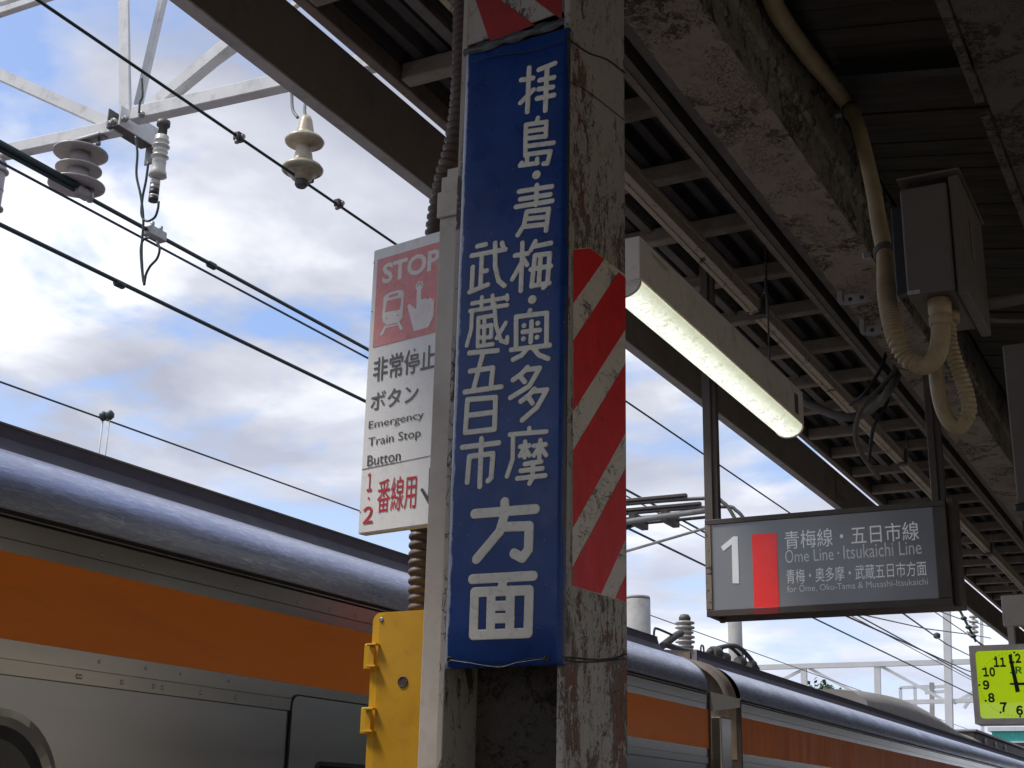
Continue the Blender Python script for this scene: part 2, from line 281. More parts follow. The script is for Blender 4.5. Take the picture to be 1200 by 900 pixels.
# ------------------------------------------------------------------ mesh helpers
class MB:
    def __init__(s): s.b = bmesh.new()
    def poly(s, pts, smooth=False):
        vs = [s.b.verts.new(p) for p in pts]
        f = s.b.faces.new(vs); f.smooth = smooth; return f
    def hexa(s, p):
        v = [s.b.verts.new(q) for q in p]
        for f in ((0, 3, 2, 1), (4, 5, 6, 7), (0, 1, 5, 4), (1, 2, 6, 5), (2, 3, 7, 6), (3, 0, 4, 7)): s.b.faces.new([v[i] for i in f])
        return s
    def box(s, x0, x1, y0, y1, z0, z1, bev=0., seg=2):
        t = bmesh.new() if bev else s.b
        v = [t.verts.new(q) for q in ((x0, y0, z0), (x1, y0, z0), (x1, y1, z0), (x0, y1, z0), (x0, y0, z1), (x1, y0, z1), (x1, y1, z1), (x0, y1, z1))]
        for f in ((0, 3, 2, 1), (4, 5, 6, 7), (0, 1, 5, 4), (1, 2, 6, 5), (2, 3, 7, 6), (3, 0, 4, 7)): t.faces.new([v[i] for i in f])
        if bev:
            bmesh.ops.bevel(t, geom=t.edges[:], offset=bev, segments=seg, profile=.5, affect='EDGES')
            s.merge(t)
        return s
    def merge(s, t):
        me = bpy.data.meshes.new('tmp'); t.to_mesh(me); t.free(); s.b.from_mesh(me); bpy.data.meshes.remove(me)
    def bar(s, a, b, w, h, up=(0, 0, 1), bev=0.):
        """rectangular bar a->b, w across, h along 'up'"""
        a, b = Vector(a), Vector(b); d = (b - a).normalized(); u = Vector(up); sd = d.cross(u).normalized(); u = sd.cross(d).normalized()
        q = [c + sd * (i * w / 2) + u * (j * h / 2) for c in (a, b) for i, j in ((-1, -1), (1, -1), (1, 1), (-1, 1))]
        v = [s.b.verts.new(p) for p in q]
        for f in ((0, 1, 2, 3), (7, 6, 5, 4), (0, 4, 5, 1), (1, 5, 6, 2), (2, 6, 7, 3), (3, 7, 4, 0)): s.b.faces.new([v[i] for i in f])
        return s
    def prism(s, pts, off):
        """polygon (list of 3d points) swept by vector off"""
        off = Vector(off); a = [s.b.verts.new(p) for p in pts]; b = [s.b.verts.new(Vector(p) + off) for p in pts]; n = len(pts)
        s.b.faces.new(a[::-1]); s.b.faces.new(b)
        for i in range(n): s.b.faces.new([a[i], a[(i + 1) % n], b[(i + 1) % n], b[i]])
        return s
    def tube(s, pts, r, seg=10, cap=True, rfun=None):
        pts = [Vector(p) for p in pts]; rings = []; prev = None
        for i, p in enumerate(pts):
            d = (pts[min(i + 1, len(pts) - 1)] - pts[max(i - 1, 0)]).normalized()
            if prev is None: u = d.orthogonal().normalized()
            else: u = (prev - d * prev.dot(d)).normalized()
            prev = u; w = d.cross(u); rr = rfun(i) if rfun else r
            rings.append([s.b.verts.new(p + (u * math.cos(a) + w * math.sin(a)) * rr) for a in (2 * math.pi * k / seg for k in range(seg))])
        for A, B in zip(rings, rings[1:]):
            for k in range(seg):
                f = s.b.faces.new([A[k], A[(k + 1) % seg], B[(k + 1) % seg], B[k]]); f.smooth = True
        if cap: s.b.faces.new(rings[0][::-1]); s.b.faces.new(rings[-1])
        return s
    def lathe(s, o, prof, axis=(0, 0, 1), seg=24):
        """prof: list of (radius, height) along axis from o"""
        o = Vector(o); ax = Vector(axis).normalized(); u = ax.orthogonal().normalized(); w = ax.cross(u); rings = []
        for r, h in prof:
            rings.append([s.b.verts.new(o + ax * h + (u * math.cos(a) + w * math.sin(a)) * max(r, 1e-4)) for a in (2 * math.pi * k / seg for k in range(seg))])
        for A, B in zip(rings, rings[1:]):
            for k in range(seg):
                f = s.b.faces.new([A[k], A[(k + 1) % seg], B[(k + 1) % seg], B[k]]); f.smooth = True
        s.b.faces.new(rings[0][::-1]); s.b.faces.new(rings[-1]); return s
    def grid(s, P, smooth=True, closed=False):
        V = [[s.b.verts.new(p) for p in row] for row in P]
        for i in range(len(V) - 1):
            for j in range(len(V[0]) - (0 if closed else 1)):
                k = (j + 1) % len(V[0])
                f = s.b.faces.new([V[i][j], V[i][k], V[i + 1][k], V[i + 1][j]]); f.smooth = smooth
        return s
def spline(pts, n=8):
    pts = [Vector(p) for p in pts]; out = []
    P = [pts[0] * 2 - pts[1]] + pts + [pts[-1] * 2 - pts[-2]]
    for i in range(1, len(P) - 2):
        a, b, c, d = P[i - 1:i + 3]
        for k in range(n):
            t = k / n
            out.append(.5 * ((2 * b) + (c - a) * t + (2 * a - 5 * b + 4 * c - d) * t * t + (3 * b - a - 3 * c + d) * t ** 3))
    out.append(pts[-1]); return out
def wloc(o):
    v = Vector((0, 0, 0))
    while o: v += o.location; o = o.parent
    return v
def obj(name, mb, m, parent=None, label=None, recalc=True):
    b = mb.b if isinstance(mb, MB) else mb
    if recalc: bmesh.ops.recalc_face_normals(b, faces=b.faces[:])
    me = bpy.data.meshes.new(name)
    off = wloc(parent) if parent else Vector((0, 0, 0))
    if off.length: bmesh.ops.translate(b, verts=b.verts[:], vec=-off)
    b.to_mesh(me); b.free()
    me.materials.append(M[m] if isinstance(m, str) else m)
    o = bpy.data.objects.new(name, me); COL.objects.link(o); o.parent = parent
    if label: o['label'] = label
    return o
def thing(name, label, cat, loc=(0, 0, 0), group=None):
    o = bpy.data.objects.new(name, None); o.empty_display_size = .1; COL.objects.link(o); o.location = loc
    o['label'] = label; o['category'] = cat
    if group: o['group'] = group
    return o
def tag(o, label, cat, group=None):
    o['label'] = label; o['category'] = cat
    if group: o['group'] = group
    return o
def recentre(o):
    """single-mesh thing: put the origin at the bottom of its mesh"""
    me = o.data; n = len(me.vertices); a = np.empty(n * 3); me.vertices.foreach_get('co', a); a = a.reshape(-1, 3)
    c = np.array([(a[:, 0].min() + a[:, 0].max()) / 2, (a[:, 1].min() + a[:, 1].max()) / 2, a[:, 2].min()])
    me.vertices.foreach_set('co', (a - c).ravel()); o.location = c; return o
def struct(o): o['kind'] = 'structure'; return o
def dup(o, parent, delta):
    c = o.copy(); COL.objects.link(c); c.parent = parent; c.location = o.location + Vector(delta); return c
def sheet(mb, pl, pts, h, thick=.0012):
    """thin plate with real thickness lying h in front of plane pl; pts local"""
    mb.prism([pl.w(a, b, h) for a, b in pts], pl.n * thick); return mb
def pxpoly(pl, pts): return [pl.px(*p) for p in pts]
# lettering: vector outlines turned to thin real sheets
def text_mesh(body, bold=0.):
    if body.isdigit() or body == 'JR': return latin_mesh(body, bold)
    return raw_text(body, bold)
def latin_mesh(body, bold):
    """Latin words set glyph by glyph from the wide forms, with proportional spacing"""
    bm = bmesh.new(); x = 0
    for ch in body:
        if ch in ' ': x += .26; continue
        c2 = 'O' if ch == 'Ō' else ch
        me = raw_text(chr(ord(c2) + 0xFEE0), bold); n = len(me.vertices); a = np.empty(n * 3); me.vertices.foreach_get('co', a); a = a.reshape(-1, 3)
        w = a[:, 0].max() - a[:, 0].min(); a[:, 0] += x - a[:, 0].min(); me.vertices.foreach_set('co', a.ravel()); top = a[:, 1].max()
        bm.from_mesh(me); bpy.data.meshes.remove(me)
        if ch == 'Ō':
            bm.faces.new([bm.verts.new(p) for p in ((x + w * .2, top + .05, 0), (x + w * .8, top + .05, 0), (x + w * .8, top + .12, 0), (x + w * .2, top + .12, 0))])
        x += w + (.035 if ch in 'Tr' else .085)
    me = bpy.data.meshes.new('text'); bm.to_mesh(me); bm.free(); return me
def raw_text(body, bold=0.):
    cu = bpy.data.curves.new('text', 'FONT'); cu.body = body; cu.size = 1; cu.resolution_u = 3; cu.offset = bold
    o = bpy.data.objects.new('text', cu); COL.objects.link(o)
    dg = bpy.context.evaluated_depsgraph_get(); me = bpy.data.meshes.new_from_object(o.evaluated_get(dg))
    bpy.data.objects.remove(o); bpy.data.curves.remove(cu); return me
def text(name, body, pl, bl, tr, h, m, parent, bold=0., local=False, shear=0.):
    """fit the outline of body into the rectangle bl..tr (sight points) on plane pl"""
    me = text_mesh(body, bold); n = len(me.vertices); a = np.empty(n * 3); me.vertices.foreach_get('co', a); a = a.reshape(-1, 3)
    x0, y0 = a[:, 0].min(), a[:, 1].min(); x1, y1 = a[:, 0].max(), a[:, 1].max()
    (u0, v0), (u1, v1) = (bl, tr) if local else (pl.px(*bl), pl.px(*tr))
    off = wloc(parent); out = []
    for x, y, _ in a:
        v = v0 + (y - y0) / (y1 - y0) * (v1 - v0)
        out.append(pl.w(u0 + (x - x0) / (x1 - x0) * (u1 - u0) + shear * (v - v0), v, h) - off)
    me.vertices.foreach_set('co', np.array([tuple(q) for q in out]).ravel()); me.materials.clear(); me.materials.append(M[m])
    me.name = name; o = bpy.data.objects.new(name, me); COL.objects.link(o); o.parent = parent
    for p in me.polygons: p.use_smooth = False
    return o

#MAIN
# ================================================================== SETTING
def ground():
    b = MB(); b.grid([[(x, y, -1.25) for x in (-1500, -60, 0, 60, 1500)] for y in (-1500, -60, 0, 60, 1500)], False)
    struct(obj('ground', b, 'ballast'))
    b = MB(); b.box(-2.85, 5.6, -14, 70, -1.2, 0, .02); struct(obj('platform', b, 'platform'))
ground()
for k, cx in enumerate((-4.475, -8.3)):
    t = thing('railway_track', ['pair of rails beneath the train with the orange band', 'pair of rails on the far track beyond the train'][k], 'track', (cx, 0, -1.22), 'railway tracks')
    for s in (-.535, .535): obj('rail', MB().box(cx + s - .035, cx + s + .035, -30, 120, -1.22, -1.10), 'rail', t)

wl = thing('unseen_wall', 'unseen dark brown panelled wall added to darken the train side reflections', 'wall', (4.9, 36, 0))  # unseen wall, added so the train side reflects something dark
for k in range(12):
    p_ = MB(); p_.box(4.85, 4.95, 11.5 + 4 * k, 15.46 + 4 * k, .0, 3.4, .01); obj('unseen_wall_panel', p_, mat('unseen_wall_dark', (.07, .06, .055), .7) if k == 0 else 'unseen_dwall', wl) if k else M.__setitem__('unseen_dwall', obj('unseen_wall_panel', p_, mat('unseen_wall_dark', (.07, .06, .055), .7), wl).data.materials[0])
sb_ = thing('unseen_building', 'unseen long beige building added to tint the train side reflections', 'building', (16, -2, -1.2))  # unseen building, added as a beige reflection for the train side
obj('wall', MB().box(11, 21, -40, 30, -1.2, 4.6), mat('unseen_building_beige', (.50, .44, .35), .8, s=1), sb_)  # wall of the added unseen building
obj('roof', MB().box(10.7, 21.3, -40.3, 30.3, 4.601, 4.9), 'concrete', sb_)  # roof of the added unseen building
for k in range(12):
    w_ = obj('window', MB().box(10.95, 10.995, -37 + 4 * k, -35.2 + 4 * k, 1.2, 2.8), 'sign_frame', sb_); obj('pane', MB().box(10.93, 10.949, -36.9 + 4 * k, -35.3 + 4 * k, 1.3, 2.7), 'glass', w_)  # windows of the added unseen building
# ================================================================== PILLAR
PF, PB, PL, PR = 2.30, 2.60, -1.385, -1.112
pil = thing('pillar', 'old steel pillar with cracked cream paint and red white striped tape', 'pillar', (-1.25, 2.45, 0))
def flat_grid(fn, nu, nv): return [[fn(i / nu, j / nv) for i in range(nu + 1)] for j in range(nv + 1)]
obj('flange', MB().box(PR - .016, PR, PF, PB, 0, 4.3, .003), 'pillar', pil)
obj('flange', MB().box(PL, PL + .014, PF, PB, 0, 4.3, .002), 'pillar_flange', pil)
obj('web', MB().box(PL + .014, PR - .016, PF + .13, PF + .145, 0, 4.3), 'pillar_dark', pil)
# striped tape on the right flange
RP = Plane((PR, PF, 0), (0, 1, 0), (0, 0, 1))       # normal +X
b = MB(); sheet(b, RP, pxpoly(RP, [(671.0, 292), (690, 290), (732.0, 322), (732.6, 706), (669.8, 687)]), .0005)
obj('tape', b, 'tape_white', pil)
for pts in ([(671, 293), (690, 291), (707, 304), (671, 355)],
            [(671, 399), (724, 319), (731.8, 326), (731.9, 386), (671, 481)],
            [(670.6, 528), (731.9, 426), (732, 507), (670.4, 618)],
            [(670, 665), (732.1, 549), (732.4, 631), (703, 696), (670, 686.5)],
            [(720, 701), (732.5, 674), (732.5, 705.5)]):
    b = MB(); sheet(b, RP, pxpoly(RP, pts), .002, .0008); obj('red_stripe', b, 'tape_red', pil)
# striped band across the front above the enamel sign
FP = Plane((0, PF + .004, 0), (1, 0, 0), (0, 0, 1))
def top_band():
    b = MB(); sheet(b, FP, [(PL + .012, 3.17), (PR - .018, 3.19), (PR - .018, 3.75), (PL + .012, 3.75)], 0, .003); obj('front_band', b, 'pillar', pil)
    L0 = PL + .014; R0 = PR - .02
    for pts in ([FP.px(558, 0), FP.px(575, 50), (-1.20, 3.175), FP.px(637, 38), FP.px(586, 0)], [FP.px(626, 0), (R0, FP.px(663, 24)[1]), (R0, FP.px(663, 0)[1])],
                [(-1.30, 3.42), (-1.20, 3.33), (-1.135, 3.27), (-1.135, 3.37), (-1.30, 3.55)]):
        b = MB(); sheet(b, FP, pts, .004, .0008); obj('red_stripe', b, 'shaded_band_red', pil)
top_band()
# tie wires round the pillar
def wirepath(pts, r, name, m, parent, n=6): return obj(name, MB().tube(spline(pts, n), r, 6), m, parent)
wirepath([onX(664, 44, PR + .004), onX(690, 62, PR + .003), onX(712, 70, PR + .003), onX(733, 86, PR + .004)], .0018, 'tie_wire', 'black_metal', pil)
wirepath([onX(661, 92, PR + .003), onX(690, 108, PR + .003), onX(731, 140, PR + .003)], .0010, 'tie_wire', 'black_metal', pil)
wirepath([onX(659, 770, PR + .004), onX(676, 771, PR + .003), onX(700, 773, PR + .004), onX(722, 771, PR + .003), onX(734, 766, PR + .004)], .0018, 'tie_wire', 'black_metal', pil)
wirepath([onX(659, 773, PR + .004), onX(690, 776, PR + .003), onX(734, 772, PR + .004)], .0014, 'tie_wire', 'black_metal', pil)
# ================================================================== BLUE ENAMEL SIGN
SY = 2.276
SP = Plane((-1.25, SY, 1.5), (1, 0, 0), (0, 0, 1))
es = thing('enamel_sign', 'tall dark blue enamel sign with cream Japanese lettering tied to the pillar', 'sign', (-1.25, SY, 1.77))
def enamel_panel():
    xl, xr, r, dp = -1.3635, -1.1065, .013, .022
    prof = [(xl + .003, SY + dp)] + [(xl + r - r * math.cos(a), SY + r - r * math.sin(a)) for a in [k * math.pi / 16 for k in range(9)]]
    prof += [(xl + .03 + (xr - xl - .06) * k / 6, SY + .0000) for k in range(7)]
    prof += [(xr - r + r * math.sin(a), SY + r - r * math.cos(a)) for a in [k * math.pi / 16 for k in range(9)]] + [(xr - .003, SY + dp)]
    zb, zt = 1.772, 3.135
    rows = []
    for z, q in ((zb + .003, dp), (zb, .012), (zb + .004, .004), (zb + .012, 0)): rows.append((z, q))
    rows += [(zb + .012 + (zt - zb - .024) * k / 20, 0) for k in range(1, 20)]
    rows += [(zt - .012, 0), (zt - .004, .004), (zt, .012), (zt - .003, dp)]
    P = []
    for z, q in rows:
        P.append([(x, max(y, SY + q) if q else y, z + 0) for x, y in prof])
    b = MB(); b.grid(P); obj('panel', b, 'enamel', es)
    b = MB(); b.box(xl + .006, xr - .006, SY + dp - .004, SY + dp - .001, zb + .006, zt - .006); obj('back_plate', b, 'black_metal', es)
enamel_panel()
# characters: strokes traced on the sign face, drawn with round ends and a dark enamel outline
def Z1(*p): return [(540 + x / 4.5, 40 + y / 4.5) for x, y in p]
def Z2(*p): return [(530 + x / 4.5, 230 + y / 4.5) for x, y in p]
def Z3(*p): return [(530 + x / 4.5, 400 + y / 4.5) for x, y in p]
def Z4(*p): return [(510 + x / 3.9125, 570 + y / 3.9125) for x, y in p]
CH = [
 ('z', 5.3, [Z1((320, 242), (382, 232)), Z1((362, 178), (352, 410)), Z1((316, 362), (384, 294)), Z1((413, 188), (497, 154)), Z1((456, 180), (447, 402)),
   Z1((418, 243), (492, 228)), Z1((412, 290), (486, 279)), Z1((404, 340), (492, 322))]),
 ('z', 4.9, [Z1((408, 442), (400, 470)), Z1((345, 478), (453, 463), (449, 540)), Z1((345, 478), (342, 640)), Z1((352, 513), (450, 500)), Z1((352, 550), (450, 538)),
   Z1((346, 592), (490, 573)), Z1((344, 636), (474, 618), (458, 682), (438, 683)), Z1((314, 693), (406, 680)), Z1((352, 640), (350, 686)), Z1((404, 658), (402, 682)), Z1((314, 693), (322, 680))]),
 ('z', 10.4, [Z1((400, 742), (400.5, 742))]),
 ('z', 5.0, [[(608.5, 224.5), (647, 218.5)], [(610, 233.5), (645, 228)], [(605, 242.5), (647.5, 235.5)], [(629.5, 217), (628.5, 240)],
   Z2((396, 82), (510, 68), (496, 180)), Z2((394, 82), (380, 152), (347, 205)), Z2((390, 120), (503, 108)), Z2((385, 160), (495, 148))]),
 ('z', 4.9, [Z2((332, 313), (400, 302)), Z2((372, 246), (363, 498)), Z2((366, 352), (318, 438)), Z2((376, 330), (396, 362)), Z2((440, 238), (416, 284)), Z2((438, 264), (522, 247)),
   Z2((438, 312), (516, 302), (503, 460), (482, 482)), Z2((438, 312), (420, 474), (512, 458)), Z2((416, 386), (522, 368)), Z2((468, 310), (458, 462))]),
 ('z', 10.2, [Z2((423, 545), (423.5, 545))]),
 ('z', 4.9, [Z2((412, 602), (406, 622)), Z2((338, 800), (338, 636), (500, 616), (498, 790)), Z2((374, 716), (462, 706)), Z2((420, 662), (415, 768)),
   Z2((380, 682), (381, 682)), Z2((452, 670), (453, 670)), Z2((376, 752), (377, 752)), Z2((448, 744), (449, 744)), Z2((312, 810), (515, 786)), Z2((400, 800), (366, 840), (322, 862)), Z2((428, 800), (460, 838), (506, 856))]),
 ('z', 5.0, [Z2((134, 264), (178, 254)), Z2((104, 314), (282, 280)), Z2((264, 246), (274, 282)), Z2((228, 246), (228, 370), (246, 446), (276, 472)), Z2((158, 318), (150, 480)),
   Z2((110, 374), (104, 490)), Z2((92, 506), (190, 466)), Z2((160, 398), (184, 392))]),
 ('z', 4.4, [Z2((106, 566), (276, 536)), Z2((158, 532), (156, 590)), Z2((214, 524), (214, 580)), Z2((290, 524), (292, 544)), Z2((96, 606), (292, 574)),
   Z2((106, 606), (102, 700), (78, 788)), Z2((224, 570), (232, 680), (258, 762), (290, 772), (292, 744)), Z2((284, 668), (236, 748)),
   Z2((140, 642), (214, 630)), Z2((140, 642), (136, 792), (214, 780)), Z2((172, 644), (168, 786)), Z2((172, 686), (208, 680), (206, 742), (172, 746)), Z2((140, 690), (172, 686)), Z2((140, 746), (172, 746))]),
 ('z', 5.1, [Z3((92, 62), (240, 49)), Z3((164, 60), (112, 258)), Z3((96, 158), (216, 140), (205, 246)), Z3((68, 268), (260, 240))]),
 ('z', 5.1, [Z3((82, 308), (230, 296), (224, 464), (70, 482), (82, 308)), Z3((80, 392), (224, 374))]),
 ('z', 5.1, [Z3((156, 514), (154, 560)), Z3((54, 560), (246, 536)), Z3((154, 560), (146, 766)), Z3((80, 744), (92, 608), (216, 592), (206, 720), (190, 736))]),
 ('z', 5.0, [Z3((398, 138), (366, 172), (322, 204)), Z3((392, 150), (462, 142), (408, 236), (308, 298)), Z3((364, 190), (384, 214)),
   Z3((434, 252), (404, 286), (362, 318)), Z3((430, 264), (500, 256), (448, 348), (370, 416)), Z3((406, 300), (424, 326))]),
 ('z', 4.5, [Z3((408, 458), (408, 484)), Z3((306, 492), (498, 476)), Z3((322, 496), (320, 620), (290, 712)), Z3((360, 556), (408, 550)), Z3((386, 530), (382, 612)), Z3((380, 566), (358, 604)), Z3((388, 566), (408, 602)),
   Z3((432, 552), (494, 544)), Z3((466, 522), (460, 612)), Z3((458, 562), (432, 602)), Z3((470, 562), (496, 600)), Z3((384, 648), (470, 634)), Z3((362, 684), (476, 670)), Z3((344, 724), (492, 708)), Z3((428, 640), (424, 722), (408, 750))]),
 ('z', 10.4, [Z4((320, 72), (320, 116)), Z4((182, 126), (460, 104)), Z4((322, 122), (296, 208), (190, 334)), Z4((318, 186), (432, 182), (428, 290), (400, 328), (362, 308))]),
 ('z', 10.2, [Z4((172, 426), (450, 410)), Z4((312, 430), (306, 478)), Z4((182, 486), (432, 476), (426, 672), (176, 682), (182, 486)), Z4((258, 482), (254, 678)), Z4((346, 478), (342, 672)),
   Z4((258, 549), (345, 547)), Z4((258, 606), (345, 604))]),
]
def glyph(strokes, wpx, name):
    k = 1 / 620.0                                    # metres per sight pixel at the sign
    rad = wpx * k * .5
    segs = []
    for s in strokes:
        q = [SP.px(*p) for p in s]
        segs += [(q[i], q[i + 1]) for i in range(len(q) - 1)]
    allp = np.array([p for s in segs for p in s]); lo = allp.min(0) - rad - .003; hi = allp.max(0) + rad + .003
    st = .00075; nx = int((hi[0] - lo[0]) / st) + 2; ny = int((hi[1] - lo[1]) / st) + 2
    gx, gy = np.meshgrid(lo[0] + st * np.arange(nx), lo[1] + st * np.arange(ny), indexing='ij')
    d = np.full(gx.shape, 9.)
    for (a, c) in segs:
        a = np.array(a); c = np.array(c); ab = c - a; L = max(ab @ ab, 1e-12)
        t = np.clip(((gx - a[0]) * ab[0] + (gy - a[1]) * ab[1]) / L, 0, 1)
        d = np.minimum(d, np.hypot(gx - a[0] - t * ab[0], gy - a[1] - t * ab[1]))
    d = d - rad
    def iso(level, hf, nm, m):
        f = d - level; bm = bmesh.new(); cache = {}
        def vert(key, x, y, sd):
            if key not in cache: cache[key] = bm.verts.new(SP.w(x, y, hf(sd)))
            return cache[key]
        act = np.argwhere((f[:-1, :-1] < 0) | (f[1:, :-1] < 0) | (f[:-1, 1:] < 0) | (f[1:, 1:] < 0))
        for i, j in act:
            cs = [(i, j), (i + 1, j), (i + 1, j + 1), (i, j + 1)]; out = []
            for q in range(4):
                p0, p1 = cs[q], cs[(q + 1) % 4]; f0, f1 = f[p0], f[p1]
                if f0 < 0: out.append(vert(p0, gx[p0], gy[p0], f0))
                if (f0 < 0) != (f1 < 0):
                    t = f0 / (f0 - f1); key = (min(p0, p1), max(p0, p1))
                    out.append(vert(key, gx[p0] + (gx[p1] - gx[p0]) * t, gy[p0] + (gy[p1] - gy[p0]) * t, 0))
            if len(out) >= 3:
                try: fc = bm.faces.new(out); fc.smooth = True
                except ValueError: pass
        return obj(nm, bm, m, es, recalc=False)
    o = iso(0., lambda s: .0006 + .0012 * min(1, -s / .0010), name, 'glyph')
    o2 = iso(.0009, lambda s: .0002 + .0002 * min(1, -s / .0005), 'outline', 'glyph_edge')
    o2.parent = o; return o
for _, w_, st_ in CH: glyph(st_, w_ * (1.42 if w_ < 8 else 1.2), 'character')
# fixing wire, eyelets
for px, py in ((527.5, 773), (641, 772)):
    c = SP.w(*SP.px(px, py), .001); obj('eyelet', MB().lathe(c, [(.0062, 0), (.0062, .0015), (.0035, .0018), (.003, -.002)], (0, -1, 0), 16), 'black_metal', es)
wirepath([SP.w(*SP.px(*q), .003) for q in ((527, 773), (548, 776), (572, 780), (597, 780), (614, 773), (641, 771))], .0007, 'fixing_wire', 'wire', es)
wirepath([SP.w(*SP.px(*q), .004) for q in ((529, 774), (550, 777), (585, 782), (606, 777), (640, 772))], .0006, 'fixing_wire', 'zinc', es)
# plastic sheet strip gathered over the top edge
b = MB(); P = []
for j in range(5):
    row = []
    for i in range(25):
        u = i / 24; x = -1.362 + .250 * u; z = 3.122 + .022 * j / 4 + .01 * u + .003 * math.sin(u * 21 + j) ; row.append((x, SY - .004 - .006 * math.sin(j / 4 * math.pi) - .002 * math.sin(u * 33 + j * 2), z))
    P.append(row)
b.grid(P); obj('torn_film', b, mat('grimy_film', (.07, .085, .09), .35, s=20), es)
wirepath([SP.w(*SP.px(*q), .006) for q in ((556, 74), (585, 66), (620, 62), (648, 54), (664, 46))], .0012, 'fixing_wire', 'wire', es)
# ================================================================== TRUNKING AND BELLOWS BESIDE THE PILLAR
tr = thing('cable_trunking', 'narrow pale trunking standing upright on the left of the pillar', 'trunking', (-1.43, 2.44, 0))
obj('base_channel', MB().box(-1.482, -1.395, 2.415, 2.47, 0, 2.935, .002), 'trunk', tr)
obj('lid', MB().box(-1.485, -1.436, 2.396, 2.413, 0, 2.905, .002), 'trunk', tr)
obj('lid', MB().box(-1.4335, -1.400, 2.400, 2.414, 0, 2.10, .002), 'trunk_white', tr, 'white lower strip')
obj('joint_cover', MB().box(-1.490, -1.430, 2.388, 2.395, 2.80, 2.865, .003), 'trunk', tr)
obj('lid', MB().box(-1.4335, -1.400, 2.402, 2.414, 2.106, 2.92, .002), 'trunk', tr)
def bellows(name, pts, r, pitch, parent=None, m='bellows', amp=.14, n=1200):
    sp = spline(pts, 40); L = [0]
    for a, c in zip(sp, sp[1:]): L.append(L[-1] + (c - a).length)
    step = pitch / 6; out = []; k = 0; s = 0
    while s < L[-1]:
        while L[k + 1] < s: k += 1
        t = (s - L[k]) / max(L[k + 1] - L[k], 1e-9); out.append(sp[k].lerp(sp[k + 1], t)); s += step
    rf = lambda i: r * (1 - amp * (1., .62, .08, 0., .08, .62)[i % 6])
    return obj(name, MB().tube(out, r, 16, True, rf), m, parent)
BY = 2.90
bl = bellows('bellows_conduit', [onY(545, -250, BY), onY(542, 60, BY), onY(534, 160, BY), onY(520, 215, BY), onY(510, 280, BY), onY(498, 440, BY), onY(493, 620, BY), onY(492, 719, BY)], .031, .023, amp=.22)
tag(bl, 'dark brown ribbed bellows conduit behind the white emergency board', 'conduit'); 
# ================================================================== EMERGENCY STOP BOARD
yaw = R_(8.6)
EU = Vector((math.cos(yaw), -math.sin(yaw), 0))
e0 = onY(419, 626, 2.72)
EP = Plane(e0, EU, (0, 0, 1))
em = thing('emergency_stop_board', 'white emergency train stop board with faded red pictogram panel', 'sign', e0)
wE = EP.px(527, 612)[0]; hE = EP.px(437, 294)[1]
b = MB(); b.prism([EP.w(0, 0, -.030), EP.w(wE, 0, -.030), EP.w(wE, hE, -.030), EP.w(0, hE, -.030)], EP.n * .030); bmesh.ops.bevel(b.b, geom=b.b.edges[:], offset=.0025, segments=2, affect='EDGES')
obj('board', b, 'signwhite', em)
def esh(name, pts, m, h=.0006, local=False): b = MB(); sheet(b, EP, pts if local else pxpoly(EP, pts), h, .0005); return obj(name, b, m, em)
ul, vb = EP.px(437, 407.5); ur = EP.px(518, 300)[0]; vt = EP.px(443.3, 304.5)[1]
esh('red_panel', [(ul, vb), (ur, vb), (ur, vt), (ul, vt)], 'signred', local=True)
text('stop_lettering', 'STOP', EP, (448, 333.5), (516, 290.5), .0014, 'printwhite', em, .03)
def E5(*p): return [(410 + x / 4.5, 260 + y / 4.5) for x, y in p]
def rring(c, r0, r1, h, m, name, n=24):
    b = MB(); cu, cv = c
    for i in range(n):
        a0, a1 = 2 * math.pi * i / n, 2 * math.pi * (i + 1) / n
        b.poly([EP.w(cu + r0 * math.cos(a0), cv + r0 * math.sin(a0), h), EP.w(cu + r1 * math.cos(a0), cv + r1 * math.sin(a0), h), EP.w(cu + r1 * math.cos(a1), cv + r1 * math.sin(a1), h), EP.w(cu + r0 * math.cos(a1), cv + r0 * math.sin(a1), h)])
    obj(name, b, m, em)
cu, cv = EP.px(*E5((369, 338))[0]); rring((cu, cv), .0085, .0128, .0016, 'printwhite', 'button_ring'); rring((cu, cv), .0005, .0052, .0016, 'printwhite', 'finger_tip')
esh('hand_pictogram', E5((357, 345), (380, 338), (378, 408), (388, 410), (397, 404), (407, 405), (413, 411), (422, 402), (432, 402), (437, 410), (446, 405), (443, 495), (418, 555), (340, 578), (305, 447), (316, 432), (352, 462)), 'printwhite', .0012)
esh('train_pictogram', E5((190, 388), (215, 372), (262, 360), (284, 364), (288, 380), (280, 505), (262, 528), (200, 546), (178, 530), (172, 505), (180, 400)), 'printwhite', .0012)
esh('pictogram_window', E5((198, 418), (272, 400), (266, 462), (188, 478)), 'signred', .0018)
esh('pictogram_window', E5((210, 388), (256, 375), (254, 388), (208, 402)), 'signred', .0018)
for c in ((196, 510), (255, 494)):
    q = EP.px(*E5(c)[0]); rring(q, .0002, .0026, .0024, 'signred', 'pictogram_lamp', 12)
esh('rail_pictogram', E5((186, 548), (200, 546), (176, 596), (160, 600)), 'printwhite', .0012)
esh('rail_pictogram', E5((250, 532), (264, 528), (282, 566), (268, 572)), 'printwhite', .0012)
esh('rail_pictogram', E5((196, 552), (256, 536), (258, 544), (192, 561)), 'printwhite', .0012)
text('lettering', '非常停止', EP, (437, 448.5), (511.5, 402.5), .0014, 'printgrey', em, .010)
text('lettering', 'ボタン', EP, (434, 482), (491, 448.5), .0014, 'printgrey', em, .010)
text('lettering', 'Emergency', EP, (432, 505.5), (497, 481), .0014, 'printblack', em, .0)
text('lettering', 'Train Stop', EP, (431.5, 526.5), (493.4, 501.5), .0014, 'printblack', em, .0)
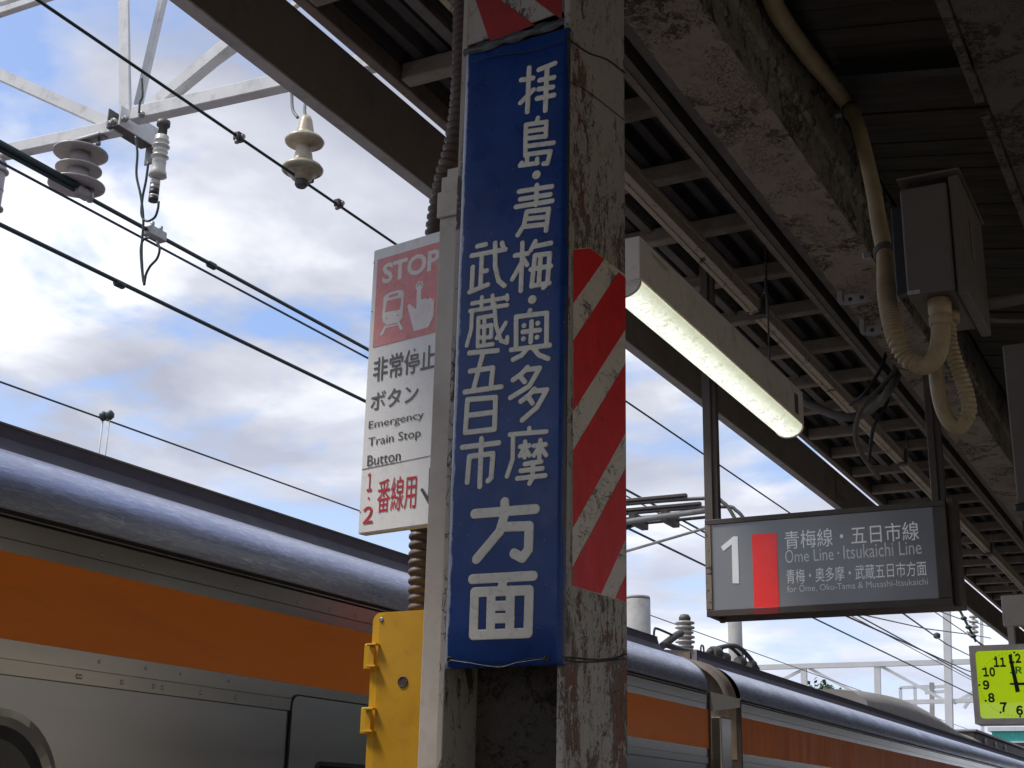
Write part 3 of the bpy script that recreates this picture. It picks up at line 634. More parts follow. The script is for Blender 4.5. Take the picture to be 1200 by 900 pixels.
text('lettering', 'Button', EP, (430.4, 546.8), (470, 527), .0014, 'printblack', em, .0)
esh('seam_line', [(424.5, 550.5), (424.5, 549.8), (507, 533.4), (507, 534)], 'printgrey')
text('red_numeral', '1', EP, (430, 576.5), (436.8, 553.5), .0014, 'printred', em, .02)
rring(EP.px(432.4, 584), .0002, .0032, .0014, 'printred', 'red_dot', 12)
text('red_numeral', '2', EP, (425.0, 614.5), (437.8, 592.5), .0014, 'printred', em, .02)
text('red_lettering', '番線用', EP, (441.5, 602), (489, 554.5), .0014, 'printred', em, 0.)
esh('arrow_shaft', [(503.5, 549), (506.5, 548.5), (504.5, 590), (501.8, 591)], 'printblack', .0014)
esh('arrow_head', [(493.2, 574), (495.8, 572), (505, 586), (503.5, 592.5)], 'printblack', .002)
for q in ((438.3, 308), (422, 600), (436, 365)): obj('screw', MB().lathe(EP.w(*EP.px(*q), 0), [(.0022, 0), (.0018, .0012)], EP.n, 10), 'zinc', em)
obj('bracket', MB().box(-1.80, -1.60, 2.775, 2.795, 2.25, 2.275), 'dark_bracket', em)
obj('bracket', MB().box(-1.80, -1.37, 2.775, 2.795, 2.80, 2.825), 'dark_bracket', em)
# ================================================================== YELLOW BOX
yb = thing('yellow_box', 'yellow plastic box with side hinges below the white emergency board', 'box', (-1.73, 2.72, 1.2))
def rrect_prism(x0, x1, z0, z1, r, y0, y1, n=6, only_left=True):
    pts = []
    for cx, cz, a0 in ((x1 - r, z1 - r, 0), (x0 + r, z1 - r, 90), (x0 + r, z0 + r, 180), (x1 - r, z0 + r, 270)):
        for k in range(n + 1):
            a = R_(a0 + 90 * k / n); pts.append((cx + r * math.cos(a), cz + r * math.sin(a)))
    b = MB(); b.prism([(x, y0, z) for x, z in pts], (0, y1 - y0, 0)); return b
bb = rrect_prism(-1.838, -1.52, 1.30, 1.966, .022, 2.735, 2.95); obj('rim', bb, 'yellow_rim', yb)
bb = rrect_prism(-1.806, -1.52, 1.31, 1.962, .02, 2.715, 2.7345); bmesh.ops.bevel(bb.b, geom=[e for e in bb.b.edges if abs(e.verts[0].co.y - e.verts[1].co.y) < 1e-6], offset=.004, segments=3, affect='EDGES'); obj('lid', bb, 'yellow', yb)
for zc in (onY(440, 770, 2.74).z, onY(440, 845, 2.74).z):
    h = obj('hinge', MB().box(-1.851, -1.830, 2.722, 2.765, zc - .031, zc + .031, .003), 'yellow_rim', yb)
    for dz in (-.028, .023): obj('lug', MB().box(-1.829, -1.802, 2.700, 2.7145, zc + dz, zc + dz + .005, .001), 'yellow_rim', h)
    obj('leaf', MB().box(-1.829, -1.812, 2.7085, 2.7145, zc - .0225, zc + .0225, .001), 'yellow', h)
obj('lock_hole', MB().lathe((onY(472, 799, 2.7145).x, 2.7145, onY(472, 799, 2.7145).z), [(.0135, 0), (.0135, .0015), (.011, .0018), (.010, .0008)], (0, -1, 0), 24), mat('dark_brown_plug', (.07, .045, .03), .5), yb)
for xq, zq in ((-1.80, 1.945), (-1.80, 1.58)): obj('screw', MB().lathe((xq, 2.7145, zq), [(.006, 0), (.006, .001), (.004, .002)], (0, -1, 0), 10), 'zinc', yb)
obj('gland', MB().lathe((onY(492, 719, BY).x, BY, 1.94), [(.03, 0), (.03, .03), (.026, .032)], seg=16), 'dark_bracket', yb)
# ================================================================== CANOPY
def r2x(r, h): return r * h
# outer edge beam: channel with a plate joint
eb = thing('canopy_edge_beam', 'long brown steel beam running along the outer edge of the canopy', 'beam', (-2.42, 4, 3.70))
b = MB(); prof = [(-2.44, 3.70), (-2.395, 3.70), (-2.395, 3.949), (-2.44, 3.949), (-2.44, 3.941), (-2.404, 3.941), (-2.404, 3.708), (-2.44, 3.708)]
b.prism([(x, -15, z) for x, z in prof], (0, 53, 0)); bmesh.ops.bevel(b.b, geom=[e for e in b.b.edges if abs(e.verts[0].co.y - e.verts[1].co.y) > 1], offset=.003, segments=2, affect='EDGES')
obj('channel', b, 'edge_beam', eb)
obj('lit_underside', MB().box(-2.447, -2.398, -15, 38, 3.690, 3.6985, .002), mat('lit_underside_plate', (.55, .52, .49), .6, s=4, dirt=(.16, .10, .07), dirt_amt=.6), eb)  # bounce light on the beam underside, put in as a pale plate
for yy in (5.2, 9.55, 13.9, 18.2):
    obj('splice_plate', MB().box(-2.3945, -2.386, yy - .14, yy + .14, 3.72, 3.93, .002), 'edge_beam', eb)
    for a in (-.09, -.03, .03, .09):
        for c in (3.76, 3.89): obj('bolt', MB().lathe((-2.386, yy + a, c), [(.012, 0), (.012, .009), (.006, .012)], (1, 0, 0), 6), 'edge_beam', eb)
# metal roof: ribbed sheet on beige battens
cr = thing('canopy_roof', 'dark ribbed metal canopy roof lying on beige cross battens', 'roof', (-1.9, 4, 4.24))
b = MB(); prof = []
x = -2.66; k = 0
while x < 4.6:
    prof += [(x, 4.335), (x + .030, 4.335), (x + .050, 4.385), (x + .080, 4.385), (x + .10, 4.335)]; x += .112
b.grid([[(x, y, z) for x, z in prof] for y in (-15, 8, 20, 38)], False); obj('roof_sheet', b, 'roof_sheet', cr)
obj('top_skin', MB().box(-2.66, 4.7, -15, 38, 4.392, 4.40), 'roof_sheet', cr)
b = MB(); b.box(-2.672, -2.625, -15, 38, 4.245, 4.33, .006); obj('eaves_strip', b, mat('rusty_eaves_strip', (.22, .17, .13), .7, c2=(.15, .11, .085), s=8, dirt=(.08, .045, .03), dirt_amt=.7), cr)
bt0 = None
for k in range(-30, 50):
    Y = 5.17 + .635 * k
    if bt0 is None:
        b = MB(); b.box(-2.62, -.98, Y - .036, Y + .036, 4.25, 4.325, .008, 2); bt0 = obj('batten', b, 'batten', cr); Y0 = Y
    else:
        d_ = dup(bt0, cr, (random.uniform(-.004, .004), Y - Y0 + random.uniform(-.03, .03), random.uniform(-.008, .006))); d_.scale = (1, 1, 1)
# loose purlins along the track under the sheet
for x, w in ((-2.36, .05), (-2.22, .03), (-1.86, .05), (-1.42, .06)):
    obj('runner', MB().box(x, x + w, -15, 38, 4.30, 4.333, .004), 'angle', cr)
# angle runner next to the heavy beam
sa = thing('steel_runner', 'dull brown steel angle running between the cable trough and scabby beam', 'beam', (-1.62, 4, 4.0))
b = MB(); b.prism([(x, -15, z) for x, z in ((-1.655, 4.0), (-1.628, 4.0), (-1.628, 4.012), (-1.640, 4.012), (-1.640, 4.10), (-1.655, 4.10))], (0, 53, 0)); obj('angle', b, 'batten', sa)
b = MB(); b.box(-1.627, -1.600, -15, 38, 4.004, 4.03); b.box(-1.600, -1.592, -15, 38, 4.0, 4.13); obj('web_plate', b, 'angle', sa)
b = MB(); b.box(-1.56, -1.44, -15, 38, 4.02, 4.20, .004); obj('rear_plate', b, 'angle', sa)
# cable trough with hangers
ct = thing('cable_trough', 'beige cable trough hung on thin rods beneath the canopy roof', 'trough', (-2.0, 4, 4.05))
def trough(y0, y1, dz=0.):
    b = MB(); b.box(-2.030, -1.975, y0, y1, 4.05 + dz, 4.127 + dz, .003); o = obj('trough_section', b, 'duct', ct)
    obj('lid_edge', MB().box(-1.9745, -1.971, y0 + .01, y1 - .01, 4.105 + dz, 4.129 + dz, .001), 'duct', o)
    obj('lip', MB().box(-2.036, -2.012, y0 + .01, y1 - .01, 4.042 + dz, 4.0495 + dz, .002), 'duct', o)
cuts = [-15, -4, .9, 3.4, onX(884, 366, -2.0).y, onX(1030, 548, -2.0).y, 12.3, 15.7, 19, 26, 38]
for a, c in zip(cuts, cuts[1:]): trough(a + .006, c - .006, random.uniform(-.002, .002))
for px in ((889, 340), (1062, 600), (1163, 690)):
    Y = onX(px[0], px[1], -1.99).y; 
    h = obj('hanger_clamp', MB().box(-2.05, -1.955, Y - .028, Y + .028, 4.032, 4.041, .001), 'angle', ct)
    obj('clamp_cheek', MB().box(-1.9695, -1.955, Y - .026, Y + .026, 4.042, 4.150, .001), 'angle', h)
    obj('clamp_cheek', MB().box(-2.05, -2.038, Y - .026, Y + .026, 4.042, 4.150, .001), 'angle', h)
    obj('hanger_rod', MB().tube([(-1.95, Y - .01, 4.03), (-1.95, Y - .01, 4.33)], .006, 8), 'zinc', ct)
    obj('nut', MB().lathe((-1.95, Y - .01, 4.15), [(.014, 0), (.014, .014)], seg=6), 'zinc', ct)
# loose cables lying over the battens
cb = thing('loose_cables', 'bundle of drooping dark cables between the trough and scabby beam', 'cables', (-1.7, 7.5, 4.1))
def pathXYZ(name, pts, r, m, parent, n=8, seg=10): return obj(name, MB().tube(spline(pts, n), r, seg), m, parent)
pathXYZ('cable', [onZ(1068, 395, 4.2), onX(1045, 452, -1.45), onX(1015, 483, -1.62), onX(985, 488, -1.75), onX(940, 470, -1.95)], .024, mat('grey_sheathed_cable', (.20, .19, .175), .5, s=9), cb)
pathXYZ('cable', [onX(1062, 400, -1.38), onX(1045, 440, -1.45), onX(1010, 478, -1.62), onX(1004, 520, -1.70), onX(1030, 560, -1.72)], .014, 'angle', cb)
pathXYZ('cable', [onX(1042, 400, -1.45), onX(1032, 432, -1.5), onX(1012, 462, -1.6), onX(996, 474, -1.7)], .010, 'black_metal', cb)
pathXYZ('cable', [onX(1050, 420, -1.42), onX(1040, 470, -1.5), onX(1024, 500, -1.58), onX(1018, 540, -1.64)], .010, 'black_metal', cb)
for px in ((905, 215, 900, 232, 880, 222), ):
    pathXYZ('cable', [onZ(870, 214, 4.18), onZ(884, 232, 4.12), onZ(900, 226, 4.2)], .007, 'zinc', cb)
for dy, (px, py) in enumerate(((1090, 520), )):
    pass
# ------------------------------------------------------------------ heavy scabby beam, with real flaking relief
def vnoise(x, y, seed=0):
    r = np.random.RandomState(seed); T = r.rand(64, 64); xi, yi = np.floor(x).astype(int), np.floor(y).astype(int); fx, fy = x - xi, y - yi
    fx = fx * fx * (3 - 2 * fx); fy = fy * fy * (3 - 2 * fy); a = T[xi % 64, yi % 64]; b_ = T[(xi + 1) % 64, yi % 64]; c = T[xi % 64, (yi + 1) % 64]; d = T[(xi + 1) % 64, (yi + 1) % 64]
    return a * (1 - fx) * (1 - fy) + b_ * fx * (1 - fy) + c * (1 - fx) * fy + d * fx * fy
def fbm(x, y, seed=0, oc=5):
    s = 0; a = .5
    for o in range(oc): s = s + a * vnoise(x * 2 ** o, y * 2 ** o, seed + o); a *= .55
    return s
hb = thing('scabby_beam', 'heavy roof beam with thick peeling cream paint along the platform', 'beam', (-1.1, 4, 3.50))
def relief(name, o, u, v, nu, nv, nrm, amp, m, seed, parent, fr=26):
    """flat face o + s*u + t*v, scabs of paint pulled off to real depth"""
    o, u, v, nrm = map(Vector, (o, u, v, nrm)); S, T = np.meshgrid(np.linspace(0, 1, nu), np.linspace(0, 1, nv), indexing='ij')
    L1, L2 = u.length, v.length; X = S * L1 * fr; Y = T * L2 * fr
    f = fbm(X + 50, Y + 50, seed); g = fbm(X * .28 + 9, Y * .28 + 9, seed + 9, 3)
    off = np.clip(((f + .55 * g) - .80) * 14, 0, 1) * (.6 + .4 * vnoise(X * 3, Y * 3, 5)); lump = (vnoise(X * 1.7, Y * 1.7, 3) - .5) * .3
    D = amp * (lump - off)
    P = np.array(o)[None, None] + S[..., None] * np.array(u) + T[..., None] * np.array(v) + D[..., None] * np.array(nrm)
    me = bpy.data.meshes.new(name); idx = np.arange(nu * nv).reshape(nu, nv)
    fc = np.stack([idx[:-1, :-1], idx[1:, :-1], idx[1:, 1:], idx[:-1, 1:]], -1).reshape(-1, 4)
    P = P - np.array(wloc(parent)); me.from_pydata(P.reshape(-1, 3).tolist(), [], fc.tolist()); me.materials.append(M[m])
    for p in me.polygons: p.use_smooth = True
    ob = bpy.data.objects.new(name, me); COL.objects.link(ob); ob.parent = parent; return ob
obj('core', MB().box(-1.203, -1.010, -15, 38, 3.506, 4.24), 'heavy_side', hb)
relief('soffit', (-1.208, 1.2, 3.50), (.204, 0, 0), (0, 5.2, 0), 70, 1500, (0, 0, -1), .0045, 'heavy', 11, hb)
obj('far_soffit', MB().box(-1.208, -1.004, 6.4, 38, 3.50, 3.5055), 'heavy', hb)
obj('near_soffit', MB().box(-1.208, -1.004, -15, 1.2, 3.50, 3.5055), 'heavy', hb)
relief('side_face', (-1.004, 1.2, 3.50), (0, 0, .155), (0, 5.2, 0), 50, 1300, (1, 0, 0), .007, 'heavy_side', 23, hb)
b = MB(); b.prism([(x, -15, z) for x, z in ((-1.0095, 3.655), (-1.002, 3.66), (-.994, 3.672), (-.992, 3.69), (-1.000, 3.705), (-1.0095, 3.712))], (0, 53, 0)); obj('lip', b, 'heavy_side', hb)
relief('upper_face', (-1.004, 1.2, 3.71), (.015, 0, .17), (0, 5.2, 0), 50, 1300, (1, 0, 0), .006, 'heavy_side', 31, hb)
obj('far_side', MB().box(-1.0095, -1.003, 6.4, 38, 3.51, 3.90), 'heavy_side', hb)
# ------------------------------------------------------------------ boarded ceiling right of the beam
bc = thing('boarded_ceiling', 'dark timber boarded ceiling between the scabby beam and the second beam', 'ceiling', (-.5, 4, 3.7))
def ceilz(x): return 3.885 - .17 * (x + .98)
bd0 = None
for k in range(-8, 74):
    Y = 1.2 + .118 * k
    if bd0 is None:
        b = MB(); b.hexa([(-.985, Y, ceilz(-.985)), (2.4, Y, ceilz(2.4)), (2.4, Y + .112, ceilz(2.4)), (-.985, Y + .112, ceilz(-.985)),
                          (-.985, Y, ceilz(-.985) + .018), (2.4, Y, ceilz(2.4) + .018), (2.4, Y + .112, ceilz(2.4) + .018), (-.985, Y + .112, ceilz(-.985) + .018)])
        bd0 = obj('board', b, 'wood', bc); Yb = Y
    else: dup(bd0, bc, (0, Y - Yb, random.uniform(-.004, .004)))
b = MB(); b.hexa([(-.985, -15, ceilz(-.985) + .03), (2.4, -15, ceilz(2.4) + .03), (2.4, 38, ceilz(2.4) + .03), (-.985, 38, ceilz(-.985) + .03),
                  (-.985, -15, 4.2), (2.4, -15, 4.2), (2.4, 38, 4.2), (-.985, 38, 4.2)]); obj('backing', b, 'wood', bc)
obj('near_boards', MB().hexa([(-.985, -15, ceilz(-.985)), (2.4, -15, ceilz(2.4)), (2.4, .2, ceilz(2.4)), (-.985, .2, ceilz(-.985)), (-.985, -15, ceilz(-.985) + .018), (2.4, -15, ceilz(2.4) + .018), (2.4, .2, ceilz(2.4) + .018), (-.985, .2, ceilz(-.985) + .018)]), 'wood', bc)
obj('far_boards', MB().hexa([(-.985, 9.9, ceilz(-.985)), (2.4, 9.9, ceilz(2.4)), (2.4, 38, ceilz(2.4)), (-.985, 38, ceilz(-.985)), (-.985, 9.9, ceilz(-.985) + .018), (2.4, 9.9, ceilz(2.4) + .018), (2.4, 38, ceilz(2.4) + .018), (-.985, 38, ceilz(-.985) + .018)]), 'wood', bc)
# black bar between the two beams
yb0 = onZ(1050, 92, 3.76).y
bbx = thing('black_channel_bar', 'black steel channel bar crossing beneath the boarded ceiling', 'bar', (-.7, yb0, 3.70))
def slopebar(y0, y1, d0, d1): return MB().hexa([(x, y, ceilz(x) - d) for d in (d0, d1) for x, y in ((-.905, y0), (-.49, y0), (-.49, y1), (-.905, y1))])
obj('channel', slopebar(yb0 - .03, yb0 + .012, .075, .030), 'black_metal', bbx)
obj('flange', slopebar(yb0 + .0125, yb0 + .04, .040, .030), 'black_metal', bbx)
# second beam (steel channel, peeling) at the right
sb = thing('second_beam', 'peeling steel beam along the boarded ceiling at the upper right', 'beam', (-.38, 4, 3.6))
obj('soffit', MB().box(-.455, -.27, -15, 26, 3.603, 3.62), 'heavy_shaded', sb)
relief('soffit_relief', (-.452, 1.2, 3.602), (.18, 0, 0), (0, 3.6, 0), 60, 900, (0, 0, -1), .005, 'heavy_shaded', 47, sb)
obj('near_flange_edge', MB().box(-.489, -.462, -15, yb0 - .04, 3.59, 3.61, .002), 'heavy_shaded', sb)
obj('far_flange_edge', MB().box(-.489, -.462, yb0 + .05, 26, 3.59, 3.61, .002), 'heavy_shaded', sb)
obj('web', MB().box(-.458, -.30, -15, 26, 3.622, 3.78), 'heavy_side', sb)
# pale far box standing under the canopy at the right edge (back of a hanging board)
hbx = onY(1177, 404, 5.0); hb2 = onY(1193, 600, 5.0)
pn = thing('hanging_cabinet', 'brown hanging cabinet cut off by the right edge behind the conduit loop', 'cabinet', (-.4, 5.2, hb2.z))
obj('cabinet', MB().box(hb2.x, hb2.x + .34, 5.0, 5.5, hb2.z + .03, hbx.z, .006), mat('brown_cabinet_paint', (.15, .125, .11), .6, s=3), pn)
obj('bottom_tray', MB().box(hb2.x - .008, hb2.x + .35, 4.985, 5.51, hb2.z, hb2.z + .028, .006), 'black_metal', pn)
obj('hanger', MB().box(hb2.x + .1, hb2.x + .14, 5.2, 5.24, hbx.z + .001, 4.0), 'angle', pn)
# ================================================================== JUNCTION BOX, CONDUITS
jy = 3.05
j0 = onY(1063, 347, jy); j1 = onY(1108, 212, jy)
jb = thing('junction_box', 'grey brown electrical junction box fixed beside the scabby beam', 'box', (j0.x, jy, j0.z))
jx0, jx1, jz0, jz1 = j0.x, j1.x, j0.z, j1.z
obj('body', MB().box(jx0, jx1, jy, jy + .30, jz0, jz1, .006), 'jbox', jb)
ld = obj('lid', MB().box(jx1 + .003, jx1 + .028, jy + .012, jy + .335, jz0 - .012, jz1 + .02, .006), 'jbox', jb)
obj('lid_seam', MB().box(jx1 - .001, jx1 + .0045, jy + .02, jy + .29, jz0 + .004, jz1 - .004), 'rubber', jb)
obj('label_plate', MB().box(jx1 + .0285, jx1 + .030, jy + .12, jy + .16, jz0 + .12, jz0 + .22, .001), 'angle', ld)
obj('rain_top', MB().box(jx0 - .004, jx1 + .034, jy - .008, jy + .34, jz1 + .0205, jz1 + .026, .001), 'jbox', jb)
obj('mounting_strip', MB().box(jx0 - .034, jx0 - .006, jy + .05, jy + .09, jz0 + .03, jz1 - .02, .003), 'black_metal', jb)
for z in (jz0 + .06, jz1 - .06): obj('bracket', MB().box(jx0 - .033, jx0 - .001, jy + .092, jy + .125, z, z + .02, .002), 'black_metal', jb)
obj('corner_patch', MB().box(jx0 + .002, jx0 + .03, jy - .0012, jy - .0002, jz0 + .002, jz0 + .012), 'zinc', jb)
CR = .0275
def corr(name, pts, r, parent, pitch=.0125, amp=.2): return bellows(name, pts, r, pitch, None, 'conduit', amp)
c1 = thing('large_flexible_conduit', 'thick yellowed conduit descending along the beam and looping into the box', 'conduit', onY(1037, 290, 2.9))
xs = -.955
top = [onX(896, -60, xs), onX(905, 0, xs), onX(942, 58, xs), onX(975, 98, xs), onX(992, 122, xs)]
yy1 = top[-1].y
je = jy + .05
seg_ = lambda x, y, t=0: onY(x, y, yy1 + (je - yy1) * min(1, max(0, (y - 122) / 250)))
print('conduit y', yy1)
o = obj('smooth_pipe', MB().tube(spline(top, 6), .029, 18), 'conduit', c1)
o = corr('corrugated_hose', [top[-1], seg_(1003, 140, .0), seg_(1014, 180, .0), seg_(1024, 225), seg_(1030, 262), seg_(1037, 300), seg_(1039, 345), seg_(1048, 390), seg_(1062, 418), seg_(1078, 427)], .0235, c1)
o.parent = c1; o.data.transform(Matrix.Translation(-c1.location))
def rel(o, p): o.parent = p; o.data.transform(Matrix.Translation(-p.location)); return o
o = obj('smooth_bend', MB().tube(spline([seg_(1073, 426, 0), seg_(1085, 428), seg_(1097, 418), seg_(1102, 398), seg_(1103, 380)], 8), .0225, 18), 'conduit', c1)
t_ = seg_(1103, 382); b = MB(); b.lathe(t_, [(.024, 0), (.027, .003), (.027, .022), (.025, .025), (.025, .03), (.027, .033), (.027, .066)], seg=20); obj('connector', b, 'conduit', c1)
for q in (seg_(998, 130), seg_(1037, 297)):
    d = Vector((0, 0, -1)) if q.z < 2.9 else (seg_(1003, 140) - seg_(992, 122)).normalized()
    b = MB(); b.lathe(q - d * .012, [(.029, 0), (.0315, .001), (.0315, .023), (.029, .024)], d, 24); cl = obj('clamp', b, 'angle' if q.z > 2.9 else 'zinc', c1)
    obj('clamp_ear', MB().box(q.x + (.031 if q.z < 2.9 else -.058), q.x + (.050 if q.z < 2.9 else -.033), q.y - .012, q.y + .012, q.z - .010, q.z + .010, .003), 'zinc', cl)
t2 = onY(1120, 372, jy + .14); y2 = jy + .14
c2 = thing('small_flexible_conduit', 'thinner ribbed conduit hanging in a loop from the bottom of the box', 'conduit', t2)
rel(corr('corrugated_hose', [onY(1112, 372, y2), onY(1113, 398, y2), onY(1120, 425, y2), onY(1131, 455, y2), onY(1136, 480, y2), onY(1129, 497, y2)], .0185, None), c2)
obj('smooth_bend', MB().tube(spline([onY(1131, 493, y2), onY(1124, 501, y2), onY(1112, 494, y2), onY(1103, 475, y2), onY(1098, 450, y2), onY(1097, 425, y2), onY(1100, 395, y2 + .03)], 8), .0172, 16), 'conduit', c2)
b = MB(); b.lathe(onY(1112, 378, y2), [(.026, 0), (.027, .035)], seg=18); obj('connector', b, 'conduit', c2)
sc_ = thing('side_cable_tubes', 'grey cable tubes running from the box to the right edge', 'conduit', onY(1160, 350, jy + .3))
pathXYZ('tube', [onY(1100, 345, jy + .33), onY(1150, 354, jy + .33), onY(1180, 352, jy + .35), onY(1260, 335, jy + .4)], .017, 'jbox', sc_)
pathXYZ('tube', [onY(1100, 352, jy + .36), onY(1150, 372, jy + .36), onY(1185, 376, jy + .38), onY(1260, 374, jy + .42)], .006, 'angle', sc_)
# saddle clips left of the box on the beam soffit edge
for k, (px, py) in enumerate(((990, 352), (1016, 388))):
    p = onX(px, py, -1.18)
    t = thing('cable_saddle', ['zinc saddle clip under the beam, nearer of the pair', 'zinc saddle clip under the beam, farther of the pair'][k], 'clip', p, 'zinc saddle clips')
    obj('plate', MB().box(p.x - .004, p.x + .095, p.y - .004, p.y + .0, p.z - .022, p.z + .022, .002), 'zinc', t)
    obj('ear', MB().box(p.x - .026, p.x - .006, p.y - .012, p.y + .03, p.z - .006, p.z + .062, .002), 'zinc', t)
    for a in (.022, .068): obj('hole', MB().lathe((p.x + a, p.y - .004, p.z), [(.009, 0), (.008, .0012)], (0, -1, 0), 12), 'rubber', t)
# ================================================================== FLUORESCENT LAMP
hbL = 1.85; zL = EYE + hbL
ya = onX(751, 345, -1.72).y; ybb = onX(943, 503, -1.72).y
print('lamp', ya, ybb)
lp = thing('fluorescent_lamp', 'lit fluorescent lamp in a beige housing with a dirty diffuser', 'lamp', (-1.785, (ya + ybb) / 2, zL))
prof = [(-1.865, zL + .172), (-1.722, zL + .172), (-1.722, zL + .004), (-1.735, zL), (-1.85, zL), (-1.865, zL + .004)]
b = MB(); b.prism([(x, ya, z) for x, z in prof], (0, ybb - ya, 0)); bmesh.ops.bevel(b.b, geom=b.b.edges[:], offset=.003, segments=2, affect='EDGES'); obj('housing', b, 'lamp_body', lp)
N = 12; P = []
for y in np.linspace(ya + .018, ybb - .018, 3): P.append([(-1.795 + .068 * math.cos(math.pi + math.pi * k / N), y, zL - .001 + .050 * math.sin(math.pi + math.pi * k / N)) for k in range(N + 1)])
b = MB(); b.grid(P); b.poly(P[0]); b.poly(P[-1]); obj('diffuser', b, 'diffuser', lp)
for yq in (ya, ybb - .017):
    b = MB(); pts = [(-1.795 + .072 * math.cos(math.pi + math.pi * k / N), yq, zL - .001 + .054 * math.sin(math.pi + math.pi * k / N)) for k in range(N + 1)]; b.prism(pts, (0, .017, 0)); obj('end_cap', b, 'lamp_body', lp)
obj('rating_label', MB().box(-1.7215, -1.7205, ybb - .15, ybb - .09, zL + .03, zL + .13), 'printgrey', lp)
b = MB(); b.prism([(-1.7212, y, z) for y, z in ((ya + .10, zL + .150), (ya + .28, zL + .145), (ya + .24, zL + .125), (ya + .12, zL + .135))], (.0006, 0, 0)); obj('worn_patch', b, 'trunk', lp)
for yq in (ya + .03, ybb - .12):
    obj('hanger_rod', MB().tube([(-1.845, yq, zL + .172), (-1.845, yq, 4.30)], .005, 8), 'angle', lp)
# ================================================================== HANGING PLATFORM SIGN
HY = 6.0
HP = Plane((-2.16, HY, 2.4), (1, 0, 0), (0, 0, 1))
xa, za = HP.w(*HP.px(826, 610)).x, HP.w(*HP.px(826, 610)).z
zb_ = HP.w(*HP.px(829, 723)).z; xb = HP.w(*HP.px(1107, 588)).x
hs = thing('platform_number_sign', 'hanging grey platform sign with a large white 1 and red bar', 'sign', ((xa + xb) / 2, HY + .09, zb_))
D = .20
obj('case', MB().box(xa, xb, HY + .004, HY + D, zb_, za, .004), 'sign_frame', hs)
fr = .030
obj('frame_top', MB().box(xa, xb, HY - .006, HY + .003, za - fr * .8, za + .001, .002), 'sign_frame', hs)
obj('frame_bottom', MB().box(xa, xb, HY - .006, HY + .003, zb_ - .001, zb_ + fr, .002), 'sign_frame', hs)
obj('frame_side', MB().box(xa - .001, xa + fr, HY - .0065, HY + .003, zb_ + fr + .001, za - fr * .8 - .001, .002), 'sign_frame_edge', hs)
obj('frame_side', MB().box(xb - .055, xb + .001, HY - .0065, HY + .003, zb_ + fr + .001, za - fr * .8 - .001, .002), 'sign_frame', hs)
obj('end_post', MB().box(xb + .0015, xb + .03, HY + .03, HY + .17, zb_ - .004, za + .02, .003), 'sign_frame', hs)
obj('face', MB().box(xa + fr + .001, xb - .056, HY - .001, HY + .0035, zb_ + fr + .001, za - fr * .8 - .001), 'sign_face', hs)
def hsh(name, pts, m, h=.0018): b = MB(); sheet(b, HP, pxpoly(HP, pts), h, .0008); return obj(name, b, m, hs)
def H7(*p): return [(820 + x / 6, 590 + y / 6) for x, y in p]
u0, v0 = HP.px(*H7((378, 560))[0]); u1, v1 = HP.px(*H7((540, 206))[0])
vbot = HP.px(*H7((400, 742))[0])[1]
b = MB(); sheet(b, HP, [(u0, vbot), (u1, vbot), (u1, v1), (u0, v1)], .0018, .0008); obj('red_bar', b, 'sign_red', hs)
b = MB(); sheet(b, HP, [(u0, vbot - .026), (u1, vbot - .026), (u1, vbot - .001), (u0, vbot - .001)], .0068, .0006); obj('red_bar_glow', b, mat('painted_red_glow', (.28, .012, .010), .4), hs)  # glow of the red bar on the frame, painted as a dim sheet
hsh('numeral', H7((150, 305), (238, 232), (268, 232), (278, 562), (232, 562), (226, 288), (168, 336)), 'sign_text')
ru = HP.px(1075, 640)[0]; 
text('lettering', '青梅線・五日市線', HP, (920, 644), (1076, 610.5), .0018, 'sign_text', hs, .0)
text('lettering', 'Ōme Line・Itsukaichi Line'.replace('・', '~'), HP, (920.7, 660.5), (1079.5, 636.5), .0018, 'sign_small_text', hs, .0) if False else None
def eng(name, left, right, dotx, m, bold=0.):
    (a, a1), (c, c1), dx = left, right, dotx
lo = HP.px(920.7, 660); hi = HP.px(1079.5, 636.5); Wd = hi[0] - lo[0]; capz = HP.px(920.7, 645.5)[1]
zl = lo[1]; zh = zl + .062
text('lettering', 'Ōme Line', HP, (lo[0], zl), (lo[0] + Wd * .365, zh + .012), .0018, 'sign_small_text', hs, 0., local=True)
text('lettering', 'Itsukaichi Line', HP, (lo[0] + Wd * .438, zl), (lo[0] + Wd, zh), .0018, 'sign_small_text', hs, 0., local=True)
def disc(pl, c, r, h, m, parent, name='dot', n=16):
    b = MB(); b.prism([pl.w(c[0] + r * math.cos(2 * math.pi * k / n), c[1] + r * math.sin(2 * math.pi * k / n), h) for k in range(n)], pl.n * .0006); return obj(name, b, m, parent)
disc(HP, (lo[0] + Wd * .40, zl + .030), .0055, .0018, 'sign_small_text', hs)
text('lettering', '青梅・奥多摩・武蔵五日市方面', HP, (922, 684.5), (1085, 657.0), .0018, 'sign_text', hs, .0)
text('lettering', 'for Ōme, Oku-Tama & Musashi-Itsukaichi', HP, (922.7, 695.5), (1087, 674.8), .0018, 'sign_small_text', hs, .0)
for (xx, ww, yq) in ((onY(833, 500, HY + .1).x, .070, HY + .10), (onY(1097, 540, HY + .1).x, .060, HY + .10)):
    h = obj('hanger_post', MB().box(xx - ww / 2, xx + ww / 2, yq - .02, yq + .02, za + .001, 4.25, .003), 'sign_frame', hs)
    obj('post_flange', MB().box(xx - ww / 2 + .004, xx + ww / 2 - .025, yq - .032, yq - .0205, za + .001, 4.24, .002), 'jbox' if xx < -1.5 else 'sign_frame', h)
obj('bolt', MB().lathe((xa + .055, HY + .06, zb_ - .022), [(.012, 0), (.016, .008), (.016, .022)], seg=10), 'sign_frame', hs)
